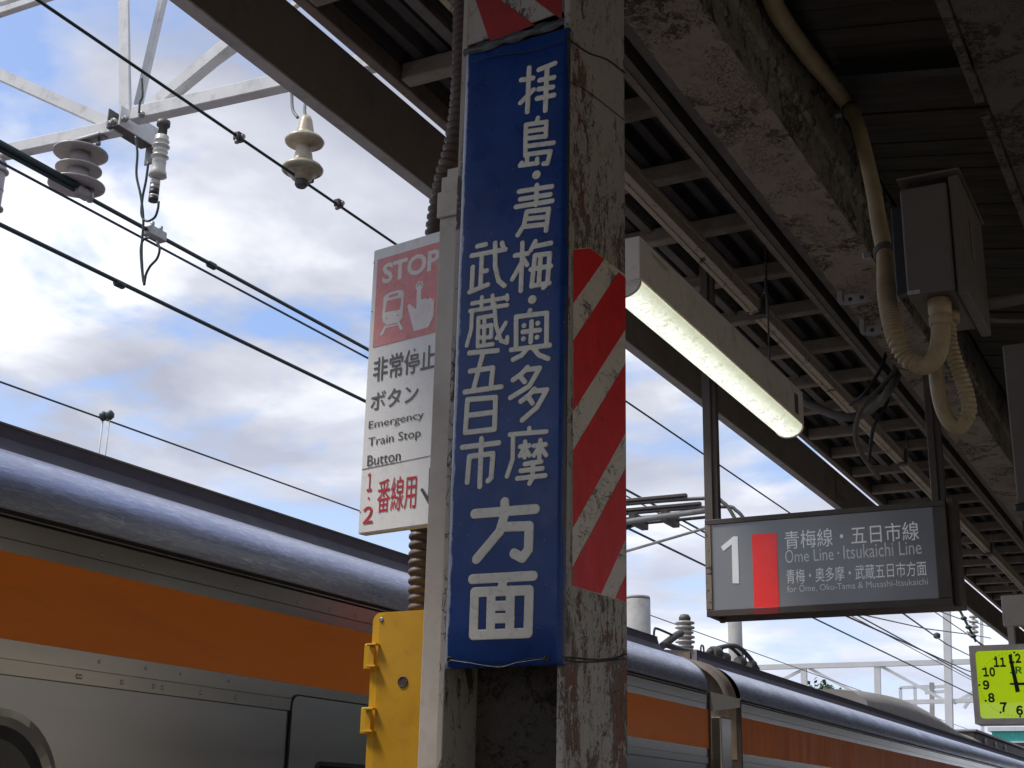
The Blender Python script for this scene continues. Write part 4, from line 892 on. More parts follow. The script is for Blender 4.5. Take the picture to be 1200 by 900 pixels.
# ================================================================== CLOCK
KY = 8.5
KP = Plane((-1.41, KY, 2.09), (1, 0, 0), (0, 0, 1))
c0 = HP and KP.w(*KP.px(1142, 849)); ctop = KP.w(*KP.px(1135.5, 757))
kc = KP.px(1192, 801.8); KW = (KP.w(*kc).x - ctop.x) * 2
kx0, kx1, kz0, kz1 = ctop.x, ctop.x + KW, c0.z, ctop.z
ck = thing('platform_clock', 'square yellow green platform clock with black numerals and hands', 'clock', ((kx0 + kx1) / 2, KY + .08, kz0))
obj('case', MB().box(kx0, kx1, KY + .006, KY + .16, kz0, kz1, .008), 'clock_frame', ck)
def rr(x0, x1, z0, z1, r, n=6):
    pts = []
    for cx, cz, a0 in ((x1 - r, z1 - r, 0), (x0 + r, z1 - r, 90), (x0 + r, z0 + r, 180), (x1 - r, z0 + r, 270)):
        for k in range(n + 1): a = R_(a0 + 90 * k / n); pts.append((cx + r * math.cos(a), cz + r * math.sin(a)))
    return pts
b = MB(); fw = .033; I = rr(kx0 + fw, kx1 - fw, kz0 + fw, kz1 - fw, .022); O = rr(kx0, kx1, kz0, kz1, .006)
for h in (-.012,):
    n = len(I)
    for i in range(n):
        a, c = i, (i + 1) % n
        b.poly([(O[a][0], KY + h, O[a][1]), (O[c][0], KY + h, O[c][1]), (I[c][0], KY + h + .003, I[c][1]), (I[a][0], KY + h + .003, I[a][1])])
        b.poly([(I[a][0], KY + h + .003, I[a][1]), (I[c][0], KY + h + .003, I[c][1]), (I[c][0], KY + .004, I[c][1]), (I[a][0], KY + .004, I[a][1])])
        b.poly([(O[a][0], KY + h, O[a][1]), (O[c][0], KY + h, O[c][1]), (O[c][0], KY + .0055, O[c][1]), (O[a][0], KY + .0055, O[a][1])])
obj('bezel', b, 'clock_frame', ck)
b = MB(); b.prism([(x, KY + .001, z) for x, z in rr(kx0 + fw, kx1 - fw, kz0 + fw, kz1 - fw, .02)], (0, .004, 0)); obj('dial', b, 'clock_face', ck)
S = 1 / 181.; kcx, kcz = kc
def K5(x, y): return KP.px(1080 + x / 4.5, 700 + y / 4.5)
ku = KP.px(1155.5, 801.5)[0]; RX = kcx - ku; RZ = KP.px(1190, 771.5)[1] - kcz
for h in range(1, 13):
    a = R_(90 - 30 * h); cc = (kcx + RX * math.cos(a), kcz + RZ * math.sin(a))
    hw = .019 if h < 10 else .034; hh = .028
    text('numeral', str(h), KP, (cc[0] - hw * (1 if h != 1 else .6), cc[1] - hh), (cc[0] + hw * (1 if h != 1 else .6), cc[1] + hh), .0008, 'hand', ck, .05, local=True)
for k in range(60):
    a = 2 * math.pi * k / 60; r1 = 1.24
    cc = (kcx + RX * 1.22 * math.cos(a), kcz + RZ * 1.23 * math.sin(a)); r = .0065 if k % 5 == 0 else .0022
    disc(KP, cc, r, .0008, 'hand', ck, 'minute_dot', 10)
text('logo', 'JR', KP, K5(465, 404), K5(528, 364), .0009, 'jr_green', ck, .04, local=True)
obj('hand', (lambda b: (sheet(b, KP, [K5(497, 502), K5(520, 498), K5(474, 303), K5(458, 306)], .006, .002), b)[1])(MB()), 'hand', ck)
obj('hand', (lambda b: (sheet(b, KP, [K5(466, 452), K5(466, 462), K5(640, 466), K5(640, 446)], .003, .002), b)[1])(MB()), 'hand', ck)
disc(KP, kc, .012, .009, 'hand', ck, 'hub')
hp = KP.w(*KP.px(1197, 730)); obj('hanger_post', MB().box(kx0 + .22, kx0 + .255, KY + .05, KY + .11, kz1 + .001, kz1 + .114), 'trunk', ck); obj('upper_post', MB().box(kx0 + .36, kx0 + .385, KY + .06, KY + .10, kz1 + .301, 4.25), 'sign_frame', ck)
obj('hanger_cross', MB().box(kx0 + .20, kx1 - .02, KY + .045, KY + .115, kz1 + .115, kz1 + .30, .004), 'trunk', ck)
# ================================================================== TRAIN
TX = -3.0
CXT = -4.475
def zr(r, x=TX): return EYE + x / r
Zs = dict(ob=zr(-6.82), ot=zr(-4.43), cant=zr(-3.75))
zA = onX(0, 604, TX).z; zR = onX(0, 629, TX).z; z3 = onX(0, 771, TX).z; z4 = onX(0, 790, TX).z
def frange(a, b_, s):
    while a < b_: yield a; a += s
def car(y0, y1, label, worn, name='train_car'):
    t = thing(name, label, 'train car', (CXT, (y0 + y1) / 2, -1.1), 'orange banded train cars')
    def slab(nm, za_, zb_, x, m, a=y0, c=y1, th=.02): return obj(nm, MB().box(x - th, x, a, c, za_, zb_), m, t)
    obj('body', MB().box(CXT * 2 - TX, TX - .021, y0, y1, -.75, Zs['cant'] - .01), 'stainless', t)
    slab('lower_side', -.25, z4 - .0015, TX - .004, 'stainless')
    slab('upper_strip', z4 + .0015, z3 - .001, TX + .002, 'stainless2')
    slab('window_header', z3 + .001, Zs['ob'], TX - .0005, 'stainless2')
    slab('orange_band', Zs['ob'] + .0005, Zs['ot'], TX + .0015, 'orange_worn' if worn else 'orange')
    slab('band_trim', Zs['ot'] + .0005, zR - .001, TX - .0002, 'stainless2')
    slab('rivet_strip', zR + .001, zA - .004, TX + .002, 'stainless2')
    slab('groove', zA - .0035, zA + .0035, TX - .008, 'rubber')
    slab('gutter_strip', zA + .004, Zs['cant'] - .020, TX + .006, 'stainless2')
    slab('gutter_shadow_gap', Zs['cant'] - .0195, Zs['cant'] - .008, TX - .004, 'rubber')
    obj('gutter_lip', MB().box(TX - .03, TX + .010, y0, y1, Zs['cant'] - .0075, Zs['cant'] - .001, .002), 'zinc', t)
    # roof shell
    pr = []; xs_, zs_ = -3.30, EYE + 3.30 / 3.19
    for k in range(17):
        a = math.pi / 2 * k / 16; pr.append((TX + .004 - (TX - xs_ + .004) * (1 - math.cos(a)), Zs['cant'] + (zs_ - Zs['cant']) * math.sin(a)))
    ys = list(np.linspace(y0, y1, 7))
    b = MB(); b.grid([[(x, y, z) for x, z in pr] for y in ys]); obj('roof_shoulder', b, 'train_roof', t)
    b = MB(); fz = EYE + 3.325 / 2.925
    b.hexa([(-3.345, y0, zs_ - .03), (-3.300, y0, zs_ - .03), (-3.300, y1, zs_ - .03), (-3.345, y1, zs_ - .03), (-3.345, y0 + .05, fz), (-3.318, y0 + .05, fz), (-3.318, y1 - .05, fz), (-3.345, y1 - .05, fz)])
    obj('roof_fascia', b, 'fascia', t)
    b = MB(); q = [(-3.345, fz - .006), (-3.7, fz + .03), (CXT, fz + .05), (CXT * 2 + 3.7, fz + .03), (CXT * 2 + 3.345, fz - .006), (CXT * 2 + 3.0, Zs['cant']), (-3.05, Zs['cant'])]
    b.prism([(x, y0 + .04, z) for x, z in q], (0, y1 - y0 - .08, 0)); obj('roof', b, 'fascia', t)
    obj('fascia_edge', MB().box(-3.349, -3.316, y0 + .05, y1 - .05, fz + .0005, fz + .007), 'zinc', t)
    return t, fz
def rivets(t, ys, zs, x, r=.008):
    base = None
    for y in ys:
        for z in zs:
            if base is None: base = obj('rivet', MB().lathe((x, y, z), [(r, 0), (r * .85, .002), (r * .45, .0034)], (1, 0, 0), 10), 'stainless2', t); b0 = (y, z)
            else: dup(base, t, (0, y - b0[0], z - b0[1]))
JA = 8.30; JB_ = 8.93
t1, fz = car(-11.4, JA, 'near stainless train car with a clean bright orange band', False)
rivets(t1, [2.98, 3.16, 3.30, 3.47, 3.62, 3.78, 3.97, 4.17, 4.34, 4.52, 4.9, 5.2], [(zR + zA) / 2 - .012], TX + .002, .0075)
rivets(t1, [onX(91, 787, TX).y, onX(181, 789, TX).y, 3.30, 3.48, 3.66, 3.86, 2.95, 3.12], [(z3 + z4) / 2], TX + .002, .008)
rivets(t1, [3.02, 3.22, 3.38, 3.62], [z3 + .03], TX - .0005, .006)
# rounded window and door of the near car
def window(yc0, yc1, zt, zb2, r, parent, rim=.045):
    fr_ = MB(); Oo = rr(yc0, yc1, zb2, zt, r, 10); Ii = rr(yc0 + rim, yc1 - rim, zb2 + rim, zt - rim, r - rim * .8, 10); n = len(Oo)
    for i in range(n):
        a, c = i, (i + 1) % n
        m_ = lambda P, k, x: (x, P[k][0], P[k][1])
        mid = [((Oo[k][0] + Ii[k][0]) / 2, (Oo[k][1] + Ii[k][1]) / 2) for k in (a, c)]
        for q in (fr_.poly([m_(Oo, a, TX - .004), m_(Oo, c, TX - .004), (TX + .005, *mid[1]), (TX + .005, *mid[0])], True), fr_.poly([(TX + .005, *mid[0]), (TX + .005, *mid[1]), m_(Ii, c, TX - .002), m_(Ii, a, TX - .002)], True)): pass
    w = obj('window', fr_, 'stainless2', parent)
    b = MB(); b.prism([(TX - .0035, y, z) for y, z in Ii], (.0015, 0, 0)); obj('gasket', b, 'rubber', w)
    b = MB(); g = .035; b.prism([(TX - .0018, y, z) for y, z in rr(yc0 + rim + g, yc1 - rim - g, zb2 + rim + g, zt - rim - g, r - rim * .8 - g * .7, 10)], (.0015, 0, 0)); obj('pane', b, 'glass', w)
zw = onX(0, 829, TX).z; yw = onX(66, 900, TX).y + .02
window(yw - 1.5, yw, zw, .75, .24, t1)
def door(y, parent):
    zt = z3 + .012
    d = obj('door', (lambda b: (b.prism([(TX + .0035, a, c) for a, c in rr(y, y + 1.3, -.2, zt, .035)], (.003, 0, 0)), b)[1])(MB()), 'stainless', parent)
    b = MB(); b.prism([(TX + .0015, a, c) for a, c in rr(y - .006, y + 1.306, -.2, zt + .006, .04)], (.0018, 0, 0)); obj('door_seal', b, 'rubber', d)
    yi = y + .14; zi = zt - .105
    b = MB(); Oo = rr(yi, yi + 1.02, 0, zi, .13, 8); Ii = rr(yi + .02, yi + 1.0, .02, zi - .02, .11, 8); n = len(Oo)
    for i in range(n):
        a, c = i, (i + 1) % n; b.poly([(TX + .0068, *Oo[a]), (TX + .0068, *Oo[c]), (TX - .000, *Ii[c]), (TX - .000, *Ii[a])], True)
    obj('pressed_panel_edge', b, 'stainless2', d)
    zg = onX(385, 893, TX).z; yg = onX(368, 890, TX).y
    for k in range(2):
        b = MB(); b.prism([(TX + .0066, a, c) for a, c in rr(yg + k * .5, yg + .42 + k * .5, .5, zg, .03)], (.003, 0, 0)); g = obj('door_window', b, 'rubber', d)
        b = MB(); b.prism([(TX + .0097, a, c) for a, c in rr(yg + .015 + k * .5, yg + .405 + k * .5, .52, zg - .015, .02)], (.001, 0, 0)); obj('pane', b, 'glass', g)
door(onX(341, 830, TX).y, t1)
t2_, _ = car(JB_, 28.6, 'second stainless train car with a weathered orange band beyond the gap', True)
t3_, _ = car(29.2, 49, 'third stainless train car, farthest along the platform', True)
# end walls and gangway between car one and two
for t, y, s in ((t1, JA, 1), (t2_, JB_, -1)):
    obj('end_frame', MB().box(-3.10, TX + .012, y + (.001 if s > 0 else -.022), y + (.022 if s > 0 else -.001), -.3, Zs['cant'] - .012, .003), 'sign_frame', t)
    # arched end ring standing behind the shoulder
    pr = []
    for k in range(17):
        a = math.pi / 2 * k / 16; pr.append((TX - .02 - .33 * (1 - math.cos(a)), Zs['cant'] - .03 + .29 * math.sin(a)))
    b = MB(); P = []
    for yq, dd in ((0, 0), (.02, .0), (.06, .012), (.10, .012), (.14, 0), (.15, .03)):
        P.append([(x - dd, y + s * (yq + .001), z - dd) for x, z in pr])
    b.grid(P); obj('end_ring', b, 'edge_beam', t)
    b = MB(); b.prism([(x, y + s * .004, z) for x, z in pr + [(-3.35, 1.9), (-3.02, 1.9)]], (0, s * .02, 0)); obj('end_wall', b, 'joint_brown', t)
    b = MB(); b.box(-4.9, -3.34, y + min(s * .03, s * .001), y + max(s * .03, s * .001), .2, fz - .02); obj('gangway_wall', b, 'joint_brown', t)
b = MB(); ga = JA + .16; gb = JB_ - .16
gg = thing('gangway', 'grey brown gangway bellows joining the near car and second car', 'gangway', (-4.1, (ga + gb) / 2, 0))
P = []
for k in range(13):
    y = ga + (gb - ga) * k / 12; d = .04 * (k % 2); P.append([(-3.55 - d, y, .1), (-3.55 - d, y, 2.35 - d), (-3.75 - d, y, 2.50 - d), (-5.2 + d, y, 2.50 - d), (-5.4 + d, y, 2.35 - d), (-5.4 + d, y, .1)])
b.grid(P, False); obj('folds', b, 'joint_brown', gg)
g1 = onX(826, 822, TX + .01); g2 = onX(864, 820, TX + .01)
b = MB(); b.prism([(TX + .008, JB_ - .60, Zs['cant'] - .008), (TX + .008, JB_ - .002, Zs['cant'] - .004), (TX + .008, JB_ - .002, Zs['cant'] - .060), (TX + .008, JB_ - .55, Zs['cant'] - .125)], (-.02, 0, 0))
obj('corner_plate', b, 'trunk_white', t2_)
obj('end_pipe', MB().box(TX - .09, TX - .02, JB_ - .33, JB_ - .12, -.3, Zs['cant'] - .14, .01), 'stainless2', t2_)
# roof hatch / cover on the near car
b = MB(); hq = onX(200, 557, -3.55); y0h, y1h = onX(193, 553, -3.5).y, onX(288, 583, -3.5).y
b.box(-3.95, -3.46, y0h, y1h, fz - .01, fz + .045, .02, 3); obj('roof_cover', b, mat('dark_green_cover', (.06, .08, .075), .5, s=4), t1)
# ------------------------------------------------------------------ roof gear on the second car
ri = onX(803, 760, -4.2)
ins = thing('roof_insulator', 'white ribbed roof insulator with a dark cap on the second car', 'insulator', (ri.x, ri.y, fz + .03))
zt_ = onX(803, 720, -4.2).z; zb2 = ri.z - .25; H_ = zt_ - ri.z
pr = [(.07, zb2), (.07, ri.z)]
for k in range(6):
    z = ri.z + H_ * .12 * k * 1.15; r = .085 if k % 3 else .075
    pr += [(.055, z), (r, z + .008), (r, z + .022), (.055, z + .030)]
pr += [(.05, zt_ - .05), (.05, zt_ - .02), (.03, zt_)]
obj('sheds', MB().lathe((ri.x, ri.y, 0), [(r, z) for r, z in pr if z < zt_ - .055], seg=20), 'porcelain', ins)
obj('cap', MB().lathe((ri.x, ri.y, 0), [(.05, zt_ - .055), (.052, zt_ - .03), (.035, zt_ - .005), (.01, zt_)], seg=16), 'dark_bracket', ins)
rg = thing('roof_fittings', 'dark pipes, hoses and handrails crowded on the second car roof', 'roof equipment', (-4.0, 11, fz))
def rx(x, y, X=-4.05): return onX(x, y, X)
pathXYZ('pipe', [rx(776, 757), rx(792, 745), rx(798, 742)], .03, 'dark_bracket', rg)
pathXYZ('handrail', [rx(766, 748), rx(767, 738), rx(771, 737), rx(792, 746)], .010, 'dark_bracket', rg)
pathXYZ('pipe', [rx(779, 755), rx(800, 762), rx(812, 764)], .025, 'dark_bracket', rg)
pathXYZ('hose', [rx(822, 770), rx(840, 760), rx(862, 757), rx(876, 768), rx(888, 784)], .022, 'dark_bracket', rg, 8)
pathXYZ('hose', [rx(842, 768), rx(848, 758), rx(858, 760), rx(874, 776)], .016, 'rubber', rg, 8)
for (x, y, w) in ((836, 765, .12), (848, 770, .09), (866, 775, .10), (880, 778, .08)):
    p = rx(x, y); obj('fitting', MB().lathe((p.x, p.y - w / 2, p.z - .01), [(w * .45, 0), (w * .55, w * .2), (w * .55, w * .8), (w * .35, w)], (.3, 1, 0), 12), ['dark_bracket', 'concrete'][x % 2], rg)
for (x, y) in ((823, 762), (872, 766)):
    p = rx(x, y); pathXYZ('lifting_eye', [p + Vector((0, -.04, -.06)), p + Vector((0, -.03, .03)), p + Vector((0, .03, .03)), p + Vector((0, .04, -.06))], .008, 'dark_bracket', rg)
# air conditioning unit cover
ya_, yb_ = onX(985, 822, -3.95).y, onX(1128, 868, -3.95).y
ac = thing('air_conditioner', 'long brown grey air conditioner cover on the second car roof', 'roof unit', (CXT, (ya_ + yb_) / 2, fz))
za1 = onX(1045, 817, -3.95).z
b = MB(); P = []
for k in range(25):
    u = k / 24; y = ya_ + (yb_ - ya_) * u; hh_ = (za1 - fz) * min(1, (1 - abs(2 * u - 1) ** 5) * 1.0 + .05)
    hh_ = (za1 - fz) * (.55 + .45 * math.sin(math.pi * min(1, u * 1.05 + .12)))
    P.append([(-3.62, y, fz - .01), (-3.66, y, fz + hh_ * .55), (-3.80, y, fz + hh_ * .9), (-4.0, y, fz + hh_), (-4.95, y, fz + hh_), (-5.3, y, fz - .01)])
b.grid(P); b.poly(P[0]); b.poly(P[-1]); obj('cover', b, 'ac', ac)
# third car unit with round fan grilles
u3 = thing('roof_fan_unit', 'dark roof unit with three round fans on the third car', 'roof unit', (-3.7, 26, fz))
q0, q1 = onX(1128, 862, -3.75), onX(1200, 892, -3.75)
obj('case', MB().box(-5.0, -3.76, yb_ + .05, yb_ + 5.3, fz - .01, fz + .30, .02), 'sign_frame', u3)
obj('top', MB().box(-5.05, -3.73, yb_ + .03, yb_ + 5.35, fz + .301, fz + .34, .01), 'zinc', u3)
for k in range(3): obj('fan', MB().lathe((-3.759, yb_ + .9 + k * 1.0, fz + .14), [(.11, 0), (.11, .02), (.08, .021), (.05, .010)], (1, 0, 0), 18), 'zinc', u3)
# pantograph
pt = thing('pantograph', 'raised pantograph with curved horns touching the wire above the train', 'pantograph', (CXT, 10.4, fz + .03))
pz = 3.9
pc = onZ(850, 584, pz); py0 = onZ(820, 590, pz).y
xr_ = -3.25; xl_ = 2 * CXT - xr_
def hornpath(dy, dz, rr_=.0): return [Vector((xl_, py0 + dy, pz - .20)), Vector((xl_ + .10, py0 + dy, pz - .06 + dz)), Vector((xl_ + .28, py0 + dy, pz + dz)), Vector((CXT, py0 + dy, pz + dz + .01)), Vector((xr_ - .28, py0 + dy, pz + dz)), Vector((xr_ - .10, py0 + dy, pz - .05 + dz)), Vector((xr_, py0 + dy, pz - .20))]
for dy in (-.16, .16): pathXYZ('collector_strip', hornpath(dy, 0), .015, 'dark_bracket', pt)
for dy in (-.16, .16): obj('carbon_strip', MB().box(xl_ + .4, xr_ - .4, py0 + dy - .025, py0 + dy + .025, pz + .025, pz + .05, .004), 'sign_frame', pt)
for dy in (-.10, .10): obj('cross_tube', MB().tube([(CXT - .9, py0 + dy, pz - .11), (CXT + 1.0, py0 + dy, pz - .09)], .014, 10), 'dark_bracket', pt)
obj('grey_shroud', MB().tube(spline([(CXT - .9, py0 - .13, pz - .30), (CXT + .2, py0 - .13, pz - .14), (CXT + 1.0, py0 - .13, pz - .09)], 6), .024, 10), 'concrete', pt)
for x in (-.5, .0, .35, .62): obj('spring_box', MB().box(CXT + x - .03, CXT + x + .03, py0 - .14, py0 + .14, pz - .15, pz - .06, .006), 'dark_bracket', pt)
kn = py0 - 1.25
for sx in (-.3, .3): obj('upper_arm', MB().tube([(CXT + sx, py0, pz - .12), (CXT + sx * .3, kn, 3.25)], .025, 10), 'dark_bracket', pt)
obj('lower_arm', MB().tube([(CXT, kn, 3.25), (CXT, py0 - .2, fz + .12)], .035, 10), 'dark_bracket', pt)
obj('guide_rod', MB().tube([onY(734, 646, py0 + .25), onY(830, 618, py0 + .25)], .012, 8), 'far_steel', pt)
obj('base_frame', MB().box(CXT - .5, CXT + .5, py0 - .6, py0 + .5, fz + .08, fz + .13, .01), 'dark_bracket', pt)
# ================================================================== OVERHEAD LINE
def wire(name, r, h, label, m='wire', rad=.007, y0=-3, y1=150, sag=.0, grp=None, x=None):
    X = r * h if x is None else x; n = 40
    pts = [(X, y0 + (y1 - y0) * (k / n) ** 2, EYE + h + sag * math.sin(math.pi * ((y0 + (y1 - y0) * (k / n) ** 2 - 4) % 45) / 45)) for k in range(n + 1)]
    o = obj(name, MB().tube(pts, rad, 8), m); tag(recentre(o), label, 'wire', grp); return X
hW2 = CXT / -1.647
GYn = onX(95, 225, CXT).y; print('gantry Y', GYn, 'z at chord', onY(95, 165, GYn))
GY = GYn
wire('messenger_wire', -1.647, hW2, 'thick dark feeder wire clamped beneath the triple disc insulator', rad=.0108, grp='overhead wires')
wire('parallel_wire', -1.681, hW2 * .985, 'thin blue wire running just below the thick feeder wire', 'wire_blue', .0065, grp='overhead wires')
wire('contact_wire', -1.876, 2.40, 'green black contact wire crossing mid sky above the train roof', rad=.0108, grp='overhead wires')
hW5 = 3.3
wire('far_track_wire', -2.62, hW5, 'lowest thin wire just above the train roof with a paired dropper', rad=.009, grp='overhead wires')
X1 = wire('upper_wire', -1.272, onY(357, 208, GY).z - EYE, 'dark wire held by the cream insulator at the top left', rad=.0062, grp='overhead wires')
g = hW2
def smallthing(name, label, cat, p, grp=None): return thing(name, label, cat, p, grp)
# clamps on the upper wire
for k, (x, y) in enumerate(((280, 160), (397, 238))):
    p = onX(x, y, X1); t = smallthing('wire_clamp', ['small clamp on the upper wire left of the cream insulator', 'small clamp on the upper wire right of the cream insulator'][k], 'clamp', p, 'upper wire clamps')
    obj('body', MB().box(p.x - .014, p.x + .014, p.y - .020, p.y + .020, p.z - .020, p.z + .014, .004), 'dark_bracket', t)
    obj('nut', MB().lathe((p.x + .014, p.y, p.z - .004), [(.010, 0), (.010, .012)], (1, 0, 0), 6), 'zinc', t)
    obj('nut', MB().lathe((p.x, p.y - .01, p.z - .020), [(.009, 0), (.009, .014)], (0, 0, -1), 6), 'zinc', t)
# cable collars on lower wires
for k, (x, y, X) in enumerate(((248, 311, CXT), (140, 333, -1.876 * 2.4))):
    p = onX(x, y, X); d = Vector((0, 1, 0)); o = obj('wire_collar', MB().lathe(p - d * .03, [(.014, 0), (.019, .008), (.019, .052), (.014, .06)], d, 12), 'wire')
    tag(recentre(o), ['small collar on the thick feeder wire', 'small collar where the contact wire thickens'][k], 'collar', 'wire collars')
# dropper pair on the far track wire
p = onX(124, 487, -2.62 * hW5)
dr = smallthing('dropper', 'twin dropper rods with a dark clamp above the near train roof', 'dropper', p)
for dx in (-.03, .05):
    obj('clamp', MB().lathe((p.x + dx, p.y, p.z - .045), [(.015, 0), (.038, .025), (.038, .06), (.015, .085)], seg=12), 'wire', dr)
    obj('rod', MB().tube([(p.x + dx, p.y, p.z - .02), (p.x + dx, p.y, p.z - .9)], .007, 6), 'far_steel', dr)
# ------------------------------------------------------------------ gantry
ga_ = thing('catenary_gantry', 'pale galvanised lattice gantry over the tracks at the upper left', 'gantry', (-5, GY, -1.1))
def gp(x, y, dy=0): return onY(x, y, GY + dy)
def L_bar(name, a, b_, w, h, m='white_steel', flange=True):
    mb = MB(); mb.bar(a, b_, .008, h, bev=0)
    if flange:
        d = (Vector(b_) - Vector(a)).normalized(); u = Vector((0, 1, 0)); nrm = d.cross(u).normalized()
        lo_ = nrm if nrm.z > 0 else -nrm
        mb.bar(Vector(a) + u * (w / 2) - lo_ * (h / 2), Vector(b_) + u * (w / 2) - lo_ * (h / 2), w, .008, up=lo_)
    return obj(name, mb, m, ga_)
def bx_bar(name, a, b_, w, h, m='white_steel'): 
    mb = MB(); mb.bar(a, b_, w, h); bmesh.ops.recalc_face_normals(mb.b, faces=mb.b.faces[:]); bmesh.ops.bevel(mb.b, geom=mb.b.edges[:], offset=.003, segments=1, affect='EDGES'); return obj(name, mb, m, ga_)
_q = RM.T @ (np.array(onY(160, 160, GY)) - CAM); ppm = F / -_q[2]
def wm_(px): return px / ppm
bx_bar('bottom_chord', gp(-260, 235), gp(140, 150), wm_(16), wm_(15))
bx_bar('bottom_chord', gp(158, 136), gp(470, 66), wm_(16), wm_(17))
bx_bar('bottom_chord', gp(470, 66), gp(760, 5), wm_(16), wm_(17))
L_bar('vertical_post', gp(146, 150), gp(144, -140), wm_(16), wm_(15))
bx_bar('vertical_post', gp(144, -60, .06), gp(148, 146, .06), wm_(5), wm_(15))
L_bar('diagonal_brace', gp(160, 122, .10), gp(205, -70, .10), wm_(6), wm_(8))
L_bar('diagonal_brace', gp(137, 148), gp(-60, 60), wm_(10), wm_(14))
L_bar('diagonal_brace', gp(163, 134), gp(310, 12), wm_(12), wm_(15))
L_bar('diagonal_brace', gp(198, 110, .2), gp(350, 0, .2), wm_(5), wm_(8))
bx_bar('upper_chord', gp(-120, 55), gp(110, -22), wm_(10), wm_(10))
bx_bar('upper_rail', gp(-120, 35), gp(90, -20), wm_(8), wm_(5))
# bolted node and the channel bracket
for (x, y, dy) in ((130, 146, -.04), (135, 143, -.04), (148, 140, -.04), (167, 135, -.04), (5, 175, -.04)):
    p = gp(x, y, dy); b = MB(); b.lathe(p, [(.017, 0), (.017, .012), (.009, .014), (.009, .024)], (0, -1, 0), 6); obj('bolt', b, 'zinc', ga_)
b1, b2 = gp(146, 158, -.10), gp(146, 158, .0)
br = MB(); a0 = gp(150, 152, -.03); a1 = onY(178, 170, GY - .32)
aL = gp(134, 152, 0.0)
xe = aL.x + wm_(21); Yk = onX(180, 176, xe).y
nb = obj('node_bracket', MB().box(aL.x, xe, GY - .05, Yk, aL.z - .016, aL.z - .008), 'dark_bracket', ga_)
obj('bracket_cheek', MB().box(aL.x, aL.x + .006, GY - .05, Yk, aL.z - .008, aL.z + .085), 'dark_bracket', nb)
obj('bracket_cheek', MB().box(xe + .0005, xe + .0085, GY - .06, Yk + .01, aL.z - .022, aL.z + .075), 'white_steel', nb)
obj('end_plate', MB().box(aL.x + .02, xe, Yk + .011, Yk + .02, aL.z - .10, aL.z + .03), 'zinc', nb)
# triple disc insulator
def disc_ins(name, label, X, Y, ztop, zbot, rads, m, grp=None):
    t = thing(name, label, 'insulator', (X, Y, zbot), grp); H = ztop - zbot; n = len(rads)
    obj('core', MB().lathe((X, Y, zbot), [(.035, 0), (.045, H * .05), (.045, H * .95), (.03, H)], seg=18), m, t)
    for k, r in enumerate(rads):
        z = zbot + H * (k + .45) / n
        obj('disc', MB().lathe((X, Y, z), [(.04, -.004), (r * .55, -.010), (r * .9, -.012), (r, -.010), (r * 1.0, -.002), (r * .85, .006), (r * .5, .018), (.045, .034)], seg=36), m, t)
    return t
iy = GY - .02
x1, zt1, zb1 = gp(96, 170, -.02).x, gp(98, 168, -.02).z, gp(92, 224, -.02).z
t = disc_ins('disc_insulator', 'grey triple disc insulator under the gantry chord holding the feeder wire', x1, iy, zt1, zb1, [wm_(33), wm_(27), wm_(32)], 'grey_porcelain', 'overhead insulators')
obj('top_plate', MB().box(x1 - wm_(18), x1 + wm_(34), iy - .03, iy + .03, zt1 + .005, zt1 + .018, .004), 'zinc', t)
obj('top_bolt', MB().lathe((x1 + wm_(27), iy, zt1 - .03), [(.012, 0), (.012, .014), (.007, .015), (.007, .034)], seg=6), 'zinc', t)
p = onX(95, 226, CXT)
obj('clamp', MB().box(CXT - .022, CXT + .035, p.y - .045, p.y + .05, p.z - .022, p.z + .018, .008), 'grey_porcelain', t)
obj('clamp_bolt', MB().lathe((CXT + .03, p.y + .03, p.z - .04), [(.014, 0), (.014, .09)], seg=6), 'zinc', t)
obj('neck', MB().tube([(x1, iy, zb1 + .01), (CXT, p.y, p.z)], .03, 10), 'grey_porcelain', t)
obj('armour_rod', MB().tube([(CXT + .018, p.y - 1.9, p.z + .014), (CXT + .018, p.y + .02, p.z + .014)], .015, 10), 'wire', t)
e = gp(-4, 225); 
disc_ins('disc_insulator', 'grey disc insulator cut by the left edge of the photo', e.x, GY - .02, gp(0, 190).z, gp(0, 252).z, [wm_(15), wm_(12), wm_(15)], 'grey_porcelain', 'overhead insulators')
# surge arrester
ay = GY - .06; ax_, az1, az0 = gp(190, 160, -.06).x, gp(190, 160, -.06).z, gp(187, 208, -.06).z
t = thing('surge_arrester', 'slim white ribbed arrester hanging from the gantry node', 'insulator', (ax_, ay, az0)); H = az1 - az0
obj('stem', MB().lathe((ax_, ay, az1), [(.020, -.01), (.020, .05), (.030, .052), (.030, .075)], seg=12), 'dark_bracket', t)
pr = [(.02, 0), (.04, H * .04), (wm_(9.5), H * .10), (wm_(9.5), H * .13), (.032, H * .18), (.030, H * .30)]
for k, rr_ in enumerate((8, 10, 8.5, 10, 9)): z = H * (.34 + .125 * k); pr += [(.030, z), (wm_(rr_), z + H * .03), (wm_(rr_), z + H * .045), (.030, z + H * .075)]
pr += [(.03, H)]
obj('sheds', MB().lathe((ax_, ay, az0), pr, seg=22), 'porcelain', t)
q0, q1 = gp(185, 211, -.06).z, gp(184, 235, -.06).z
for a, c, m in ((0, .25, 'porcelain'), (.25, .45, 'zinc'), (.45, .7, 'rubber'), (.7, .8, 'porcelain'), (.8, 1., 'rubber')):
    obj('lower_section', MB().lathe((ax_ - .01, ay, q0 + (q1 - q0) * c), [(wm_(5.5), 0), (wm_(5.5), abs(q1 - q0) * (c - a) - .0004)], seg=14), m, t)
